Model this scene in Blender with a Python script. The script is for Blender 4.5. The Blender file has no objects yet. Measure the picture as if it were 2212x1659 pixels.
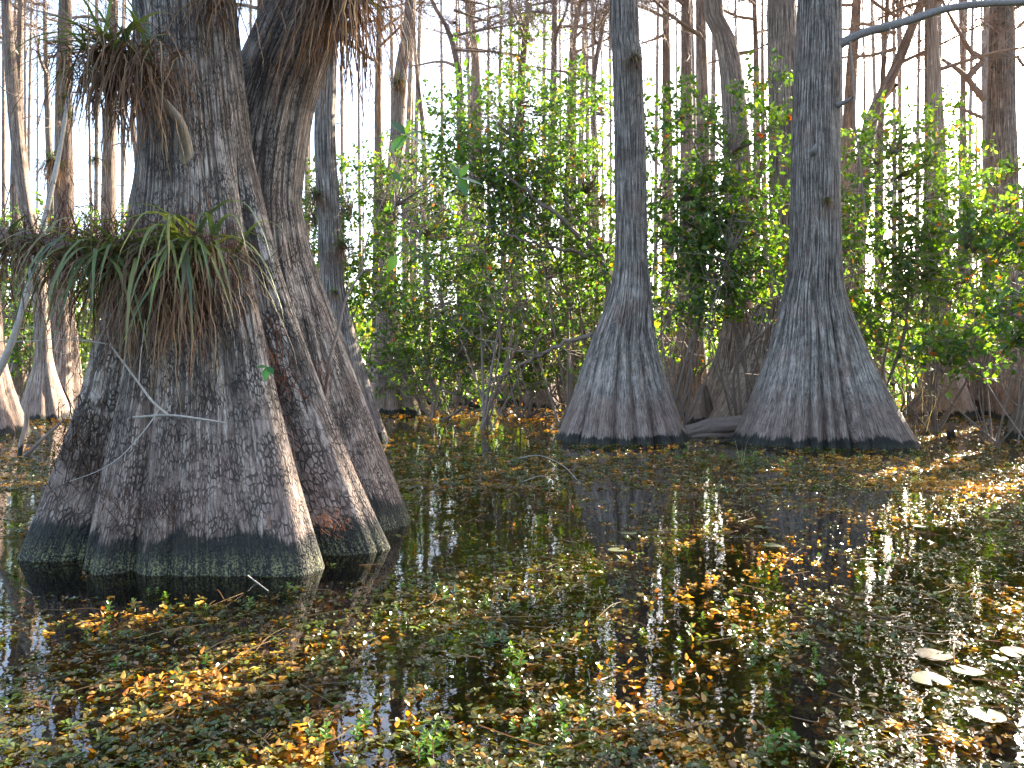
import bpy, math
import numpy as np
from mathutils import Vector

# ------------------------------------------------------------------ camera, sky, sun, exposure
scene = bpy.context.scene
COL = scene.collection
H = 1.1                      # camera height above the water
FPX = 1736.0                 # focal length in pixels of a 2212 px wide picture
cam_d = bpy.data.cameras.new('camera')
cam = bpy.data.objects.new('camera', cam_d)
COL.objects.link(cam)
cam.location = (0, 0, H)
cam.rotation_euler = (math.radians(90), 0, 0)
cam_d.sensor_width = 36.0
cam_d.lens = 36.0 * FPX / 2212.0
cam_d.shift_y = -24.5 / 2212.0
cam_d.clip_start = 0.05
cam_d.clip_end = 2000
scene.camera = cam

SUN_AZ, SUN_EL = math.radians(42.3), math.radians(24)
world = bpy.data.worlds.new('World')
scene.world = world
world.use_nodes = True
wn = world.node_tree
sky = wn.nodes.new('ShaderNodeTexSky')
sky.sky_type = 'NISHITA'
sky.sun_disc = False
sky.sun_elevation = SUN_EL
sky.sun_rotation = SUN_AZ
sky.air_density = 0.8
sky.dust_density = 2.2
sky.ozone_density = 0.3
bg = wn.nodes['Background']
bg.inputs['Strength'].default_value = 0.115
wn.links.new(sky.outputs[0], bg.inputs['Color'])

sun_d = bpy.data.lights.new('sun', 'SUN')
sun_d.energy = 4.8
sun_d.angle = math.radians(0.53)
sun_d.color = (1.0, 0.90, 0.74)
sun = bpy.data.objects.new('sun', sun_d)
COL.objects.link(sun)
SUNV = Vector((math.sin(SUN_AZ) * math.cos(SUN_EL), math.cos(SUN_AZ) * math.cos(SUN_EL), math.sin(SUN_EL)))
sun.rotation_euler = SUNV.to_track_quat('Z', 'Y').to_euler()

scene.view_settings.view_transform = 'Standard'
scene.view_settings.look = 'None'
scene.view_settings.gamma = 1.0
scene.view_settings.exposure = 3.15
scene.render.engine = 'CYCLES'
cy = scene.cycles
cy.use_denoising = True
cy.max_bounces = 7
cy.diffuse_bounces = 3
cy.glossy_bounces = 3
cy.transmission_bounces = 4
cy.transparent_max_bounces = 10
cy.caustics_reflective = False
cy.caustics_refractive = False
cy.sample_clamp_indirect = 6.0

# ------------------------------------------------------------------ helpers
R = math.radians
rng = np.random.default_rng(11)


def P(vx, vy, d):
    """point that shows at (vx, vy) of the 2212 px picture when it stands d metres away"""
    return np.array([(vx - 1106.0) / FPX * d, d, H - (vy - 805.0) / FPX * d])


def W(vx, vy):
    """point on the water showing at (vx, vy)"""
    d = H * FPX / (vy - 805.0)
    return np.array([(vx - 1106.0) / FPX * d, d, 0.0])


def hash3(i, j, k):
    n = (i * 374761393 + j * 668265263 + k * 2147483647 + 1274126177) & 0xFFFFFFFF
    n = ((n ^ (n >> 13)) * 1274126177) & 0xFFFFFFFF
    n = (n ^ (n >> 16)) & 0xFFFF
    return n / 65535.0


def vnoise(x, y, z=None):
    x = np.asarray(x, float); y = np.asarray(y, float)
    z = np.zeros_like(x) if z is None else np.asarray(z, float)
    xi, yi, zi = np.floor(x).astype(np.int64), np.floor(y).astype(np.int64), np.floor(z).astype(np.int64)
    fx, fy, fz = x - xi, y - yi, z - zi
    fx, fy, fz = fx * fx * (3 - 2 * fx), fy * fy * (3 - 2 * fy), fz * fz * (3 - 2 * fz)
    r = 0
    for a in (0, 1):
        for b in (0, 1):
            for c in (0, 1):
                w = (fx if a else 1 - fx) * (fy if b else 1 - fy) * (fz if c else 1 - fz)
                r = r + w * hash3(xi + a, yi + b, zi + c)
    return r


def link(o, parent=None):
    COL.objects.link(o)
    if parent is not None:
        o.parent = parent
    return o


def mesh_data(name, V, faces, mat, smooth=True, uv=None, col=None):
    V = np.ascontiguousarray(V, dtype=np.float32)
    if isinstance(faces, np.ndarray):
        faces = [faces]
    faces = [f for f in faces if len(f)]
    me = bpy.data.meshes.new(name)
    loops = np.concatenate([f.ravel() for f in faces]).astype(np.int32)
    totals = np.concatenate([np.full(len(f), f.shape[1], np.int32) for f in faces])
    starts = np.concatenate([[0], np.cumsum(totals)[:-1]]).astype(np.int32)
    me.vertices.add(len(V)); me.vertices.foreach_set('co', V.ravel())
    me.loops.add(len(loops)); me.loops.foreach_set('vertex_index', loops)
    me.polygons.add(len(totals)); me.polygons.foreach_set('loop_start', starts)
    me.polygons.foreach_set('use_smooth', np.full(len(totals), smooth, dtype=bool))
    if uv is not None:
        lay = me.uv_layers.new(name='UVMap')
        lay.data.foreach_set('uv', np.ascontiguousarray(uv[loops], dtype=np.float32).ravel())
    if col is not None:
        ca = me.color_attributes.new('Col', 'FLOAT_COLOR', 'POINT')
        rgba = np.ones((len(V), 4), np.float32); rgba[:, :3] = col
        ca.data.foreach_set('color', rgba.ravel())
    me.update(calc_edges=True)
    if mat is not None:
        me.materials.append(mat)
    return me


def mobj(name, V, faces, mat, parent=None, smooth=True, uv=None, col=None):
    return link(bpy.data.objects.new(name, mesh_data(name, V, faces, mat, smooth, uv, col)), parent)


def tag(o, label=None, cat=None, group=None, kind=None):
    if label: o['label'] = label
    if cat: o['category'] = cat
    if group: o['group'] = group
    if kind: o['kind'] = kind
    return o


def empty(name, loc, label, cat, group=None):
    o = bpy.data.objects.new(name, None)
    o.empty_display_size = 0.1
    link(o)
    o.location = tuple(loc)
    return tag(o, label, cat, group)


class Bag:
    """collects pieces of one mesh"""
    def __init__(self): self.V, self.F, self.U, self.C, self.n = [], [], [], [], 0
    def add(self, V, F, uv=None, col=None):
        self.V.append(V)
        for f in (F if isinstance(F, list) else [F]):
            self.F.append(f + self.n)
        self.n += len(V)
        self.U.append(np.zeros((len(V), 2)) if uv is None else uv)
        self.C.append(np.tile([[0.5, 0.5, 0.5]], (len(V), 1)) if col is None else np.broadcast_to(col, (len(V), 3)))
    def build(self, name, mat, parent=None, smooth=True, at=None):
        V = np.concatenate(self.V)
        if at is not None: V = V - np.asarray(at)
        by = {}
        for f in self.F: by.setdefault(f.shape[1], []).append(f)
        F = [np.concatenate(x) for x in by.values()]
        return mobj(name, V, F, mat, parent, smooth, np.concatenate(self.U), np.concatenate(self.C))


def smooth_path(pts, n):
    """Catmull-Rom through pts, n samples; works on any number of columns"""
    p = np.asarray(pts, float)
    q = np.vstack([2 * p[0] - p[1], p, 2 * p[-1] - p[-2]])
    t = np.linspace(0, len(p) - 1 - 1e-9, n)
    i = t.astype(int); f = (t - i)[:, None]
    a, b, c, d = q[i], q[i + 1], q[i + 2], q[i + 3]
    return 0.5 * (2 * b + (c - a) * f + (2 * a - 5 * b + 4 * c - d) * f ** 2 + (3 * b - a - 3 * c + d) * f ** 3)


def tube(path, rad, k=8, rough=0.0, seed=0.0, cap=True):
    p = np.asarray(path, float); n = len(p)
    rad = np.broadcast_to(rad, (n,)).astype(float)
    t = np.gradient(p, axis=0); t /= np.linalg.norm(t, axis=1)[:, None] + 1e-9
    ref = np.array([0.31, 0.95, 0.05]) if abs(t[:, 2]).mean() > 0.6 else np.array([0.05, 0.1, 1.0])
    a = np.cross(t, ref); a /= np.linalg.norm(a, axis=1)[:, None] + 1e-9
    b = np.cross(t, a)
    th = np.linspace(0, 2 * np.pi, k + 1)
    s = np.concatenate([[0], np.cumsum(np.linalg.norm(np.diff(p, axis=0), axis=1))])
    r = rad[:, None] * np.ones(k + 1)
    if rough:
        r = r * (1 + rough * (vnoise(np.cos(th)[None] * 1.7 + seed, np.sin(th)[None] * 1.7 + 5, s[:, None] / (rad.mean() * 3 + 1e-6)) - 0.5) * 2)
    V = p[:, None] + r[..., None] * (np.cos(th)[None, :, None] * a[:, None] + np.sin(th)[None, :, None] * b[:, None])
    uv = np.stack([np.broadcast_to(th * rad.mean(), (n, k + 1)), np.broadcast_to(s[:, None], (n, k + 1))], -1).reshape(-1, 2)
    F = grid_faces(n, k + 1)
    V = V.reshape(-1, 3)
    return V, F, uv


def grid_faces(n, m):
    i = np.arange(n - 1)[:, None] * m + np.arange(m - 1)[None]
    return np.stack([i, i + 1, i + m + 1, i + m], -1).reshape(-1, 4)


def frames(X, U):
    X = X / (np.linalg.norm(X, axis=1)[:, None] + 1e-9)
    Y = np.cross(U, X); Y /= np.linalg.norm(Y, axis=1)[:, None] + 1e-9
    Z = np.cross(X, Y)
    return X, Y, Z


LEAF = np.array([(0, 0, 0), (.28, .2, .04), (.68, .21, .05), (1, 0, -.04), (.68, -.21, .05), (.28, -.2, .04)])
LEAF_F = [np.array([(0, 3, 2, 1), (0, 5, 4, 3)])]
LEAFW = np.array([(0, 0, 0), (.22, .26, .05), (.66, .3, .06), (1, 0, -.05), (.66, -.3, .06), (.22, -.26, .05)])


def scatter(T, F, pos, X, U, s, col):
    """copies of template T at pos, pointing along X with normal near U"""
    X, Y, Z = frames(X, U)
    s = np.broadcast_to(s, (len(pos),))
    V = pos[:, None] + s[:, None, None] * (T[None, :, 0:1] * X[:, None] + T[None, :, 1:2] * Y[:, None] + T[None, :, 2:3] * Z[:, None])
    n = len(T)
    off = (np.arange(len(pos)) * n)[:, None, None]
    FF = [(f[None] + off).reshape(-1, f.shape[1]) for f in F]
    return V.reshape(-1, 3), FF, np.repeat(col, n, axis=0)


def rand_dirs(n, zlo=-1.0, zhi=1.0):
    z = rng.uniform(zlo, zhi, n); a = rng.uniform(0, 2 * np.pi, n)
    r = np.sqrt(np.maximum(0, 1 - z * z))
    return np.stack([r * np.cos(a), r * np.sin(a), z], -1)


# ------------------------------------------------------------------ materials
class NT:
    def __init__(self, name):
        self.m = bpy.data.materials.new(name); self.m.use_nodes = True
        self.t = self.m.node_tree; self.t.nodes.clear()
        self.out = self.t.nodes.new('ShaderNodeOutputMaterial')
    def n(self, typ, **kw):
        o = self.t.nodes.new('ShaderNode' + typ)
        for k, v in kw.items():
            if k == 'inp':
                for a, b in v.items(): self.set(o.inputs[a], b)
            else: setattr(o, k, v)
        return o
    def set(self, sock, v):
        if isinstance(v, bpy.types.NodeSocket): self.t.links.new(v, sock)
        else: sock.default_value = v
    def math(self, op, a, b=0.5, c=None, clamp=False):
        o = self.n('Math', operation=op, use_clamp=clamp)
        self.set(o.inputs[0], a); self.set(o.inputs[1], b)
        if c is not None: self.set(o.inputs[2], c)
        return o.outputs[0]
    def step(self, x, lo, hi, a=0.0, b=1.0):
        o = self.n('MapRange', interpolation_type='SMOOTHSTEP')
        for k, v in zip(('Value', 'From Min', 'From Max', 'To Min', 'To Max'), (x, lo, hi, a, b)): self.set(o.inputs[k], v)
        return o.outputs[0]
    def mix(self, f, a, b, typ='MIX'):
        o = self.n('Mix', data_type='RGBA', blend_type=typ)
        self.set(o.inputs['Factor'], f)
        for k, v in ((6, a), (7, b)):
            self.set(o.inputs[k], v if isinstance(v, bpy.types.NodeSocket) else (*v, 1))
        return o.outputs[2]
    def scale(self, vec, s):
        o = self.n('Vector' + 'Math', operation='MULTIPLY')
        self.set(o.inputs[0], vec); o.inputs[1].default_value = s
        return o.outputs[0]
    def noise(self, vec, scale=1.0, detail=3.0, rough=0.55):
        o = self.n('TexNoise', inp={'Vector': vec, 'Scale': scale, 'Detail': detail, 'Roughness': rough})
        return o.outputs['Fac']
    def principled(self, **kw):
        o = self.n('BsdfPrincipled')
        for k, v in kw.items(): self.set(o.inputs[k], v)
        return o
    def finish(self, s): self.t.links.new(s, self.out.inputs['Surface']); return self.m


def bark_material(name, light, mid, dark, red, band=0.20, cells=1.0, crack=1.0, soot=0.5, tide=True, algae=0.3, low=(0.5, 1.7, 0.72)):
    t = NT(name)
    uv = t.n('UVMap').outputs[0]
    geo = t.n('NewGeometry')
    sep = t.n('SeparateXYZ', inp={0: geo.outputs['Position']})
    z = sep.outputs['Z']
    pos = geo.outputs['Position']
    warp = t.n('TexNoise', inp={'Vector': t.scale(uv, (9, 5, 1)), 'Scale': 1.0, 'Detail': 2.0})
    wv = t.n('VectorMath', operation='MULTIPLY_ADD', inp={0: warp.outputs['Color'], 1: (0.016, 0.05, 0), 2: uv}).outputs[0]
    blotch = t.noise(pos, 2.3, 4, 0.6)
    blotch2 = t.noise(pos, 7.0, 4, 0.65)
    ridge = t.noise(t.scale(wv, (31, 1.3, 1)), 1.0, 5, 0.62)
    fib = t.noise(t.scale(wv, (115, 4.5, 1)), 1.0, 4, 0.66)
    grain = t.noise(t.scale(wv, (230, 90, 1)), 1.0, 2, 0.6)
    vor = t.n('TexVoronoi', feature='DISTANCE_TO_EDGE', inp={'Vector': t.scale(wv, (92 * cells, 21 * cells, 1)), 'Scale': 1.0, 'Randomness': 0.85})
    plate = t.step(vor.outputs['Distance'], 0.02, 0.15)
    vcol = t.n('TexVoronoi', feature='F1', inp={'Vector': t.scale(wv, (92 * cells, 21 * cells, 1)), 'Scale': 1.0, 'Randomness': 0.85})
    vv = t.n('SeparateXYZ', inp={0: vcol.outputs['Color']}).outputs['X']
    # long furrows (upper trunk) against short plates (lower trunk)
    furrow = t.math('MAXIMUM', t.step(ridge, 0.40, 0.52), t.step(z, low[0], low[1], low[2], 0.0))
    platemask = t.step(blotch2, 0.35, 0.6)
    crk = t.mix(t.math('MULTIPLY', platemask, 0.85 * crack), (1, 1, 1), t.n('CombineXYZ', inp={0: plate, 1: plate, 2: plate}).outputs[0])
    crk = t.n('SeparateXYZ', inp={0: crk}).outputs['X']
    tone = t.math('ADD', t.math('MULTIPLY', fib, 0.8), t.math('MULTIPLY', ridge, 0.45))
    tone = t.math('ADD', tone, t.math('MULTIPLY', t.math('SUBTRACT', vv, 0.5), 0.10))
    ramp = t.n('ValToRGB', inp={0: t.math('SUBTRACT', tone, 0.12)})
    e = ramp.color_ramp.elements
    e[0].position, e[0].color = 0.37, (*dark, 1)
    e[1].position, e[1].color = 0.62, (*light, 1)
    m = e.new(0.48); m.color = (*mid, 1)
    c = ramp.outputs[0]
    c = t.mix(t.math('MULTIPLY', t.step(blotch, 0.50, 0.68), 0.55), c, red)
    c = t.mix(t.math('MULTIPLY', t.step(blotch2, 0.52, 0.70), soot), c, dark)
    # furrow floors and cracks are darker
    c = t.mix(t.math('MULTIPLY', t.math('SUBTRACT', 1.0, furrow), 0.78), c, tuple(x * 0.5 for x in dark))
    c = t.mix(t.math('MULTIPLY', t.math('SUBTRACT', 1.0, crk), 0.95), c, tuple(x * 0.4 for x in dark))
    # pale lichen flecks
    lich = t.step(t.noise(pos, 40, 3, 0.6), 0.70, 0.75)
    c = t.mix(t.math('MULTIPLY', lich, 0.5), c, (0.44, 0.43, 0.40))
    rough = 0.85
    if tide:
        # flood stains: purple-brown to about half a metre, black and algae-green at the waterline
        tooth = t.math('ADD', t.math('MULTIPLY', t.noise(t.scale(uv, (9, 2.5, 1)), 1.0, 3, 0.55), 0.78), t.math('MULTIPLY', t.noise(t.scale(uv, (70, 5.0, 1)), 1.0, 2, 0.6), 0.22))
        zz = t.math('ADD', z, t.math('MULTIPLY', t.math('SUBTRACT', tooth, 0.5), 0.40))
        c = t.mix(t.step(zz, band + 0.25, band + 0.95, 0.66, 0.0), c, t.mix(t.step(fib, 0.3, 0.7), tuple(x * 0.28 for x in red), tuple(min(1, x * 1.05) for x in red)))
        c = t.mix(t.math('MULTIPLY', t.math('SUBTRACT', 1.0, crk), 0.85), c, tuple(x * 0.4 for x in dark))
        c = t.mix(t.math('MULTIPLY', t.step(grain, 0.52, 0.66), 0.35), c, tuple(x * 0.6 for x in dark))
        black = t.step(t.math('ADD', zz, t.math('MULTIPLY', t.math('SUBTRACT', fib, 0.5), 0.16)), band - 0.02, band + 0.035, 0.97, 0.0)
        alg = t.step(t.math('ADD', t.math('MULTIPLY', t.noise(pos, 85, 3, 0.7), 0.6), t.math('MULTIPLY', fib, 0.4)), 0.47, 0.60)
        alg2 = t.math('MULTIPLY', t.step(z, band * 0.1, band * 0.8, 0.95, 0.10), algae)
        bl = t.mix(t.math('MULTIPLY', alg, alg2), (0.012, 0.012, 0.010), (0.20, 0.19, 0.085))
        c = t.mix(black, c, bl)
    h = t.math('ADD', t.math('MULTIPLY', furrow, 0.9), t.math('MULTIPLY', fib, 0.5))
    h = t.math('ADD', h, t.math('MULTIPLY', crk, 0.7))
    h = t.math('ADD', h, t.math('MULTIPLY', grain, 0.25))
    b = t.n('Bump', inp={'Height': h, 'Strength': 1.0, 'Distance': 0.022})
    p = t.principled(**{'Base Color': c, 'Roughness': rough, 'Normal': b.outputs[0], 'Specular IOR Level': 0.35})
    return t.finish(p.outputs[0])


M = {}
M['bark_hero'] = bark_material('bark_hero', (0.50, 0.42, 0.345), (0.25, 0.197, 0.155), (0.065, 0.05, 0.04), (0.27, 0.172, 0.13), band=0.19, soot=0.36, algae=1.0, low=(0.5, 1.5, 0.6))
M['bark_grey'] = bark_material('bark_grey', (0.46, 0.39, 0.325), (0.22, 0.18, 0.145), (0.06, 0.048, 0.04), (0.27, 0.172, 0.13), band=0.12, cells=0.8, crack=0.3, soot=0.36, low=(0.8, 2.6, 0.8))
M['bark_brown'] = bark_material('bark_brown', (0.56, 0.43, 0.33), (0.36, 0.255, 0.195), (0.12, 0.085, 0.066), (0.31, 0.20, 0.15), band=0.12, cells=0.6, crack=0.3, soot=0.15)  # tones lightened to imitate flare washing over the background trunks
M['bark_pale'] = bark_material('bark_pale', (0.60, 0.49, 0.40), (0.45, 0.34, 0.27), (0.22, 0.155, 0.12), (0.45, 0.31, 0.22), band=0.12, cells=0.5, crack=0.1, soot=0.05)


def twig_material(name, a, b):
    t = NT(name)
    co = t.n('TexCoord').outputs['Object']
    c = t.mix(t.noise(co, 35, 3), a, b)
    bm = t.n('Bump', inp={'Height': t.noise(co, 160, 3), 'Strength': 0.4, 'Distance': 0.003})
    return t.finish(t.principled(**{'Base Color': c, 'Roughness': 0.8, 'Normal': bm.outputs[0]}).outputs[0])


M['twig'] = twig_material('twig', (0.09, 0.065, 0.05), (0.25, 0.18, 0.14))
M['crown_twig'] = twig_material('crown_twig', (0.20, 0.14, 0.11), (0.36, 0.27, 0.21))
M['tan'] = twig_material('tan', (0.15, 0.11, 0.07), (0.34, 0.26, 0.18))
M['twig_pale'] = twig_material('twig_pale', (0.15, 0.125, 0.10), (0.42, 0.37, 0.31))
M['stub'] = twig_material('stub', (0.08, 0.065, 0.045), (0.30, 0.25, 0.18))
M['limb'] = twig_material('limb', (0.07, 0.06, 0.055), (0.30, 0.27, 0.245))


def leaf_material(name, trans=0.5, boost=(1.9, 1.9, 0.6), rough=0.38, spec=0.5, patch=0.35):
    t = NT(name)
    c = t.n('VertexColor', layer_name='Col').outputs[0]
    geo = t.n('NewGeometry').outputs['Position']
    n = t.noise(geo, 60, 3)
    c = t.mix(t.math('MULTIPLY', n, patch), c, t.mix(1.0, c, (0.6, 0.5, 0.4), 'MULTIPLY'))
    tc = t.mix(1.0, c, boost, 'MULTIPLY')
    p = t.principled(**{'Base Color': c, 'Roughness': rough, 'Specular IOR Level': spec})
    if trans <= 0:
        return t.finish(p.outputs[0])
    tr = t.n('BsdfTranslucent', inp={'Color': tc})
    mx = t.n('MixShader', inp={0: trans, 1: p.outputs[0], 2: tr.outputs[0]})
    return t.finish(mx.outputs[0])


M['leaf'] = leaf_material('shrub_leaf', 0.5, (2.9, 2.9, 0.6), 0.3, 0.55)
M['blade'] = leaf_material('bromeliad_leaf', 0.35, (1.9, 1.9, 0.6), 0.42, 0.45)
M['dead'] = leaf_material('dead_leaf', 0.3, (1.7, 1.3, 0.8), 0.6, 0.3)
M['weed'] = leaf_material('water_weed', 0.35, (2.2, 1.6, 0.5), 0.24, 0.5)
M['pad'] = leaf_material('lily_pad', 0.12, (1.4, 1.4, 0.7), 0.3, 0.6, 0.5)


def water_material():
    t = NT('water')
    pos = t.n('NewGeometry').outputs['Position']
    h = t.math('ADD', t.math('MULTIPLY', t.noise(pos, 2.2, 2), 1.0), t.math('MULTIPLY', t.noise(pos, 13, 2), 0.16))
    b = t.n('Bump', inp={'Height': h, 'Strength': 0.14, 'Distance': 0.02})
    fr = t.n('Fresnel', inp={'IOR': 1.333, 'Normal': b.outputs[0]})
    gl = t.n('BsdfGlossy', inp={'Color': (1, 1, 1, 1), 'Roughness': 0.015, 'Normal': b.outputs[0]})
    tr = t.n('BsdfTransparent', inp={'Color': (0.82, 0.67, 0.36, 1)})
    mx = t.n('MixShader', inp={0: fr.outputs[0], 1: tr.outputs[0], 2: gl.outputs[0]})
    return t.finish(mx.outputs[0])


def mud_material():
    t = NT('mud')
    pos = t.n('NewGeometry').outputs['Position']
    c = t.mix(t.noise(pos, 3, 5, 0.65), (0.012, 0.008, 0.005), (0.05, 0.034, 0.018))
    return t.finish(t.principled(**{'Base Color': c, 'Roughness': 0.9}).outputs[0])


M['water'] = water_material()
M['mud'] = mud_material()

# ------------------------------------------------------------------ the setting: swamp floor and water
def sheet(name, z, mat, half=400.0):
    V = np.array([(-half, -half, z), (half, -half, z), (half, half, z), (-half, half, z)])
    o = mobj(name, V, np.array([(0, 1, 2, 3)]), mat, smooth=False)
    return tag(o, kind='structure')


tag(sheet('ground', -0.42, M['mud']), 'dark muddy swamp floor under the tea-coloured water')
tag(sheet('water', 0.0, M['water']), 'still dark swamp water mirroring trunks and white sky')

# ------------------------------------------------------------------ trees
def smoothprof(z, zs, rs):
    """smooth monotone-ish interpolation of a radius table"""
    zf = np.linspace(zs[0], zs[-1], 200)
    pts = smooth_path(np.stack([zs, rs], 1), 400)
    o = np.argsort(pts[:, 0])
    return np.interp(z, pts[o, 0], pts[o, 1])


def trunk_surface(z, th, axis, rtrunk, flare, toe, grooves, uref, amp=1.0, seed=0.0, pillars=False):
    """radius over angle th and height z: bare trunk + flare*toe(th) - cusped flutes + bark ridges"""
    TH, Z = np.meshgrid(th, z)
    g = np.broadcast_to(flare(z)[:, None], Z.shape)
    r = rtrunk(z)[:, None] + g * toe(TH)
    if pillars and len(grooves) > 2:
        # rounded pillars with a sharp crease between neighbours
        gs = sorted(((a + np.pi) % (2 * np.pi) - np.pi, dep, zt) for a, dep, _, zt in grooves)
        ga = np.array([x[0] for x in gs]); gd = np.array([x[1] for x in gs]); gz = np.array([x[2] for x in gs])
        ga = np.concatenate([[ga[-1] - 2 * np.pi], ga, [ga[0] + 2 * np.pi]]); gd = np.concatenate([[gd[-1]], gd, [gd[0]]]); gz = np.concatenate([[gz[-1]], gz, [gz[0]]])
        tw = (TH + np.pi) % (2 * np.pi) - np.pi
        tw = tw + 0.07 * (vnoise(Z * 1.1 + seed, TH * 2.0) - 0.5)
        k = np.clip(np.searchsorted(ga, tw.ravel(), side='right') - 1, 0, len(ga) - 2).reshape(tw.shape)
        t_ = np.clip((tw - ga[k]) / (ga[k + 1] - ga[k]), 0, 1)
        pf = np.sin(np.pi * t_) ** 0.55
        near = np.where(t_ < .5, gd[k], gd[k + 1]); nz = np.where(t_ < .5, gz[k], gz[k + 1])
        r = r - near * (1 - pf) * np.clip(1 - Z / nz, 0, 1) ** 0.75
        grooves = []
    for (a, dep, wid, zt) in grooves:
        # groove wanders a little with height
        aa = a + 0.05 * (vnoise(Z * 1.3 + a * 7, np.zeros_like(Z) + a) - 0.5)
        d = np.abs((TH - aa + np.pi) % (2 * np.pi) - np.pi)
        wgt = np.clip(1 - Z / zt, 0, 1) ** 0.8
        r = r - dep * wgt * (0.62 * np.exp(-(d / wid) ** 1.1) + 0.5 * np.exp(-(d / (2.4 * wid)) ** 2))
    u = TH * uref
    cx, sx = np.cos(TH), np.sin(TH)
    r = r + amp * 0.045 * g * (vnoise(cx * 2.1 + seed, sx * 2.1, Z * 0.9) - 0.5)
    r = r + amp * 0.030 * (vnoise(u * 11 + seed, Z * 0.7) - 0.5) + amp * 0.014 * (vnoise(u * 34 + seed, Z * 2.2) - 0.5)
    ax = axis(z)
    V = np.stack([ax[:, 0:1] + r * cx, ax[:, 1:2] + r * sx, Z], -1).reshape(-1, 3)
    uv = np.stack([u + seed, Z * 1.05], -1).reshape(-1, 2)
    return V, grid_faces(len(z), len(th)), uv


def theta_front(n_front, n_back, centre=-np.pi / 2, half=R(115)):
    f = np.linspace(centre - half, centre + half, n_front)
    b = np.linspace(centre + half, centre - half + 2 * np.pi, n_back + 2)[1:]
    return np.concatenate([f, b])


def toe_table(deg, val):
    d = np.array(deg, float); v = np.array(val, float)
    d3 = np.concatenate([d - 360, d, d + 360]); v3 = np.tile(v, 3)
    pts = smooth_path(np.stack([d3, v3], 1), 900)
    def f(TH):
        return np.interp((np.degrees(TH) + 180) % 360 - 180, pts[:, 0], pts[:, 1])
    return f


def interp_axis(zs, pts):
    zs = np.array(zs, float); pts = np.array(pts, float)
    sp = smooth_path(np.column_stack([zs, pts]), 300)
    def f(z):
        return np.stack([np.interp(z, sp[:, 0], sp[:, 1]), np.interp(z, sp[:, 0], sp[:, 2])], -1)
    return f


def cypress_crown(seed, h0, h1, spread):
    """bare winter crown: upswept limbs and hanging fine twigs, in local coordinates"""
    g = np.random.default_rng(seed)
    bag = Bag()
    for i in range(16):
        z0 = h0 + (h1 - h0) * (i / 16.0) ** 0.9
        a = g.uniform(0, 2 * np.pi); L = spread * (1.15 - 0.7 * i / 16.0) * g.uniform(0.6, 1.1)
        dirv = np.array([np.cos(a), np.sin(a), g.uniform(0.05, 0.45)])
        pts = [np.array([0, 0, z0])]
        for k in range(4):
            pts.append(pts[-1] + dirv * L / 4 + g.normal(0, 0.10 * L / 2, 3) * (0.6, 0.6, 0.4))
        pth = smooth_path(pts, 9)
        bag.add(*tube(pth, np.linspace(0.05, 0.012, 9) * (1.2 - 0.5 * i / 16), 5))
        for j in range(26):
            f = g.uniform(0.15, 1.0); q = pth[int(f * 8)]
            dd = dirv * g.uniform(0.1, 0.9) + g.normal(0, 0.6, 3); dd[2] += g.uniform(-0.5, 0.5)
            l2 = g.uniform(0.35, 1.1)
            p2 = smooth_path([q, q + dd * l2 * 0.5 + g.normal(0, 0.07, 3), q + dd * l2 + np.array([0, 0, -0.12])], 5)
            bag.add(*tube(p2, np.linspace(0.011, 0.004, 5), 3))
            for m in range(7):
                q3 = p2[g.integers(1, 5)]
                d3 = dd * 0.4 + g.normal(0, 0.55, 3)
                p3 = np.stack([q3, q3 + d3 * 0.22, q3 + d3 * 0.42 + np.array([0, 0, -0.05])])
                bag.add(*tube(p3, np.array([0.0065, 0.005, 0.003]), 3))
    return mesh_data('crown', np.concatenate(bag.V), np.concatenate(bag.F), M['crown_twig'], True)


CROWNS = [cypress_crown(100 + i, 0.0, 6.5, 2.6) for i in range(4)]


def add_crown(root, loc, k, s=1.0, rz=0.0):
    o = bpy.data.objects.new('crown', CROWNS[k % 4])
    link(o, root)
    o.location = tuple(np.asarray(loc) - np.asarray(root.location))
    o.rotation_euler = (0, 0, rz); o.scale = (s, s, s)
    return o


def small_branches(n, axis, rtr, zlo, zhi, lmax, seed, r0=0.02):
    """dead side twigs on a trunk"""
    g = np.random.default_rng(seed); bag = Bag()
    for i in range(n):
        z = g.uniform(zlo, zhi); c = axis(np.array([z]))[0]; a = g.uniform(0, 2 * np.pi)
        r = float(rtr(np.array([z]))[0])
        L = lmax * g.uniform(0.25, 1.0); dv = np.array([np.cos(a), np.sin(a), g.uniform(-0.35, 0.5)])
        p = [np.array([c[0] + dv[0] * r * 0.7, c[1] + dv[1] * r * 0.7, z])]
        for k in range(4): p.append(p[-1] + dv * L / 4 + g.normal(0, 0.06 * L, 3))
        p = smooth_path(p, 10)
        rr = r0 * g.uniform(0.35, 1.0)
        bag.add(*tube(p, np.linspace(rr, rr * 0.25, 10), 5, 0.2, i))
        for m in range(5):
            q = p[g.integers(3, 10)]; d2 = dv * 0.5 + g.normal(0, 0.5, 3); l2 = L * g.uniform(0.15, 0.45)
            p2 = smooth_path([q, q + d2 * l2 * 0.5 + g.normal(0, 0.03, 3), q + d2 * l2], 5)
            bag.add(*tube(p2, np.linspace(rr * 0.4, rr * 0.15, 5), 3))
    return bag


# --- the big forked cypress in front -------------------------------------------------
A0 = np.array([-2.03, 5.25, 0.0])
big_tree = empty('cypress_tree', A0, 'huge forked cypress with fluted swollen base standing in the water nearest the camera', 'tree', 'cypress trees standing in the swamp')


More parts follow.
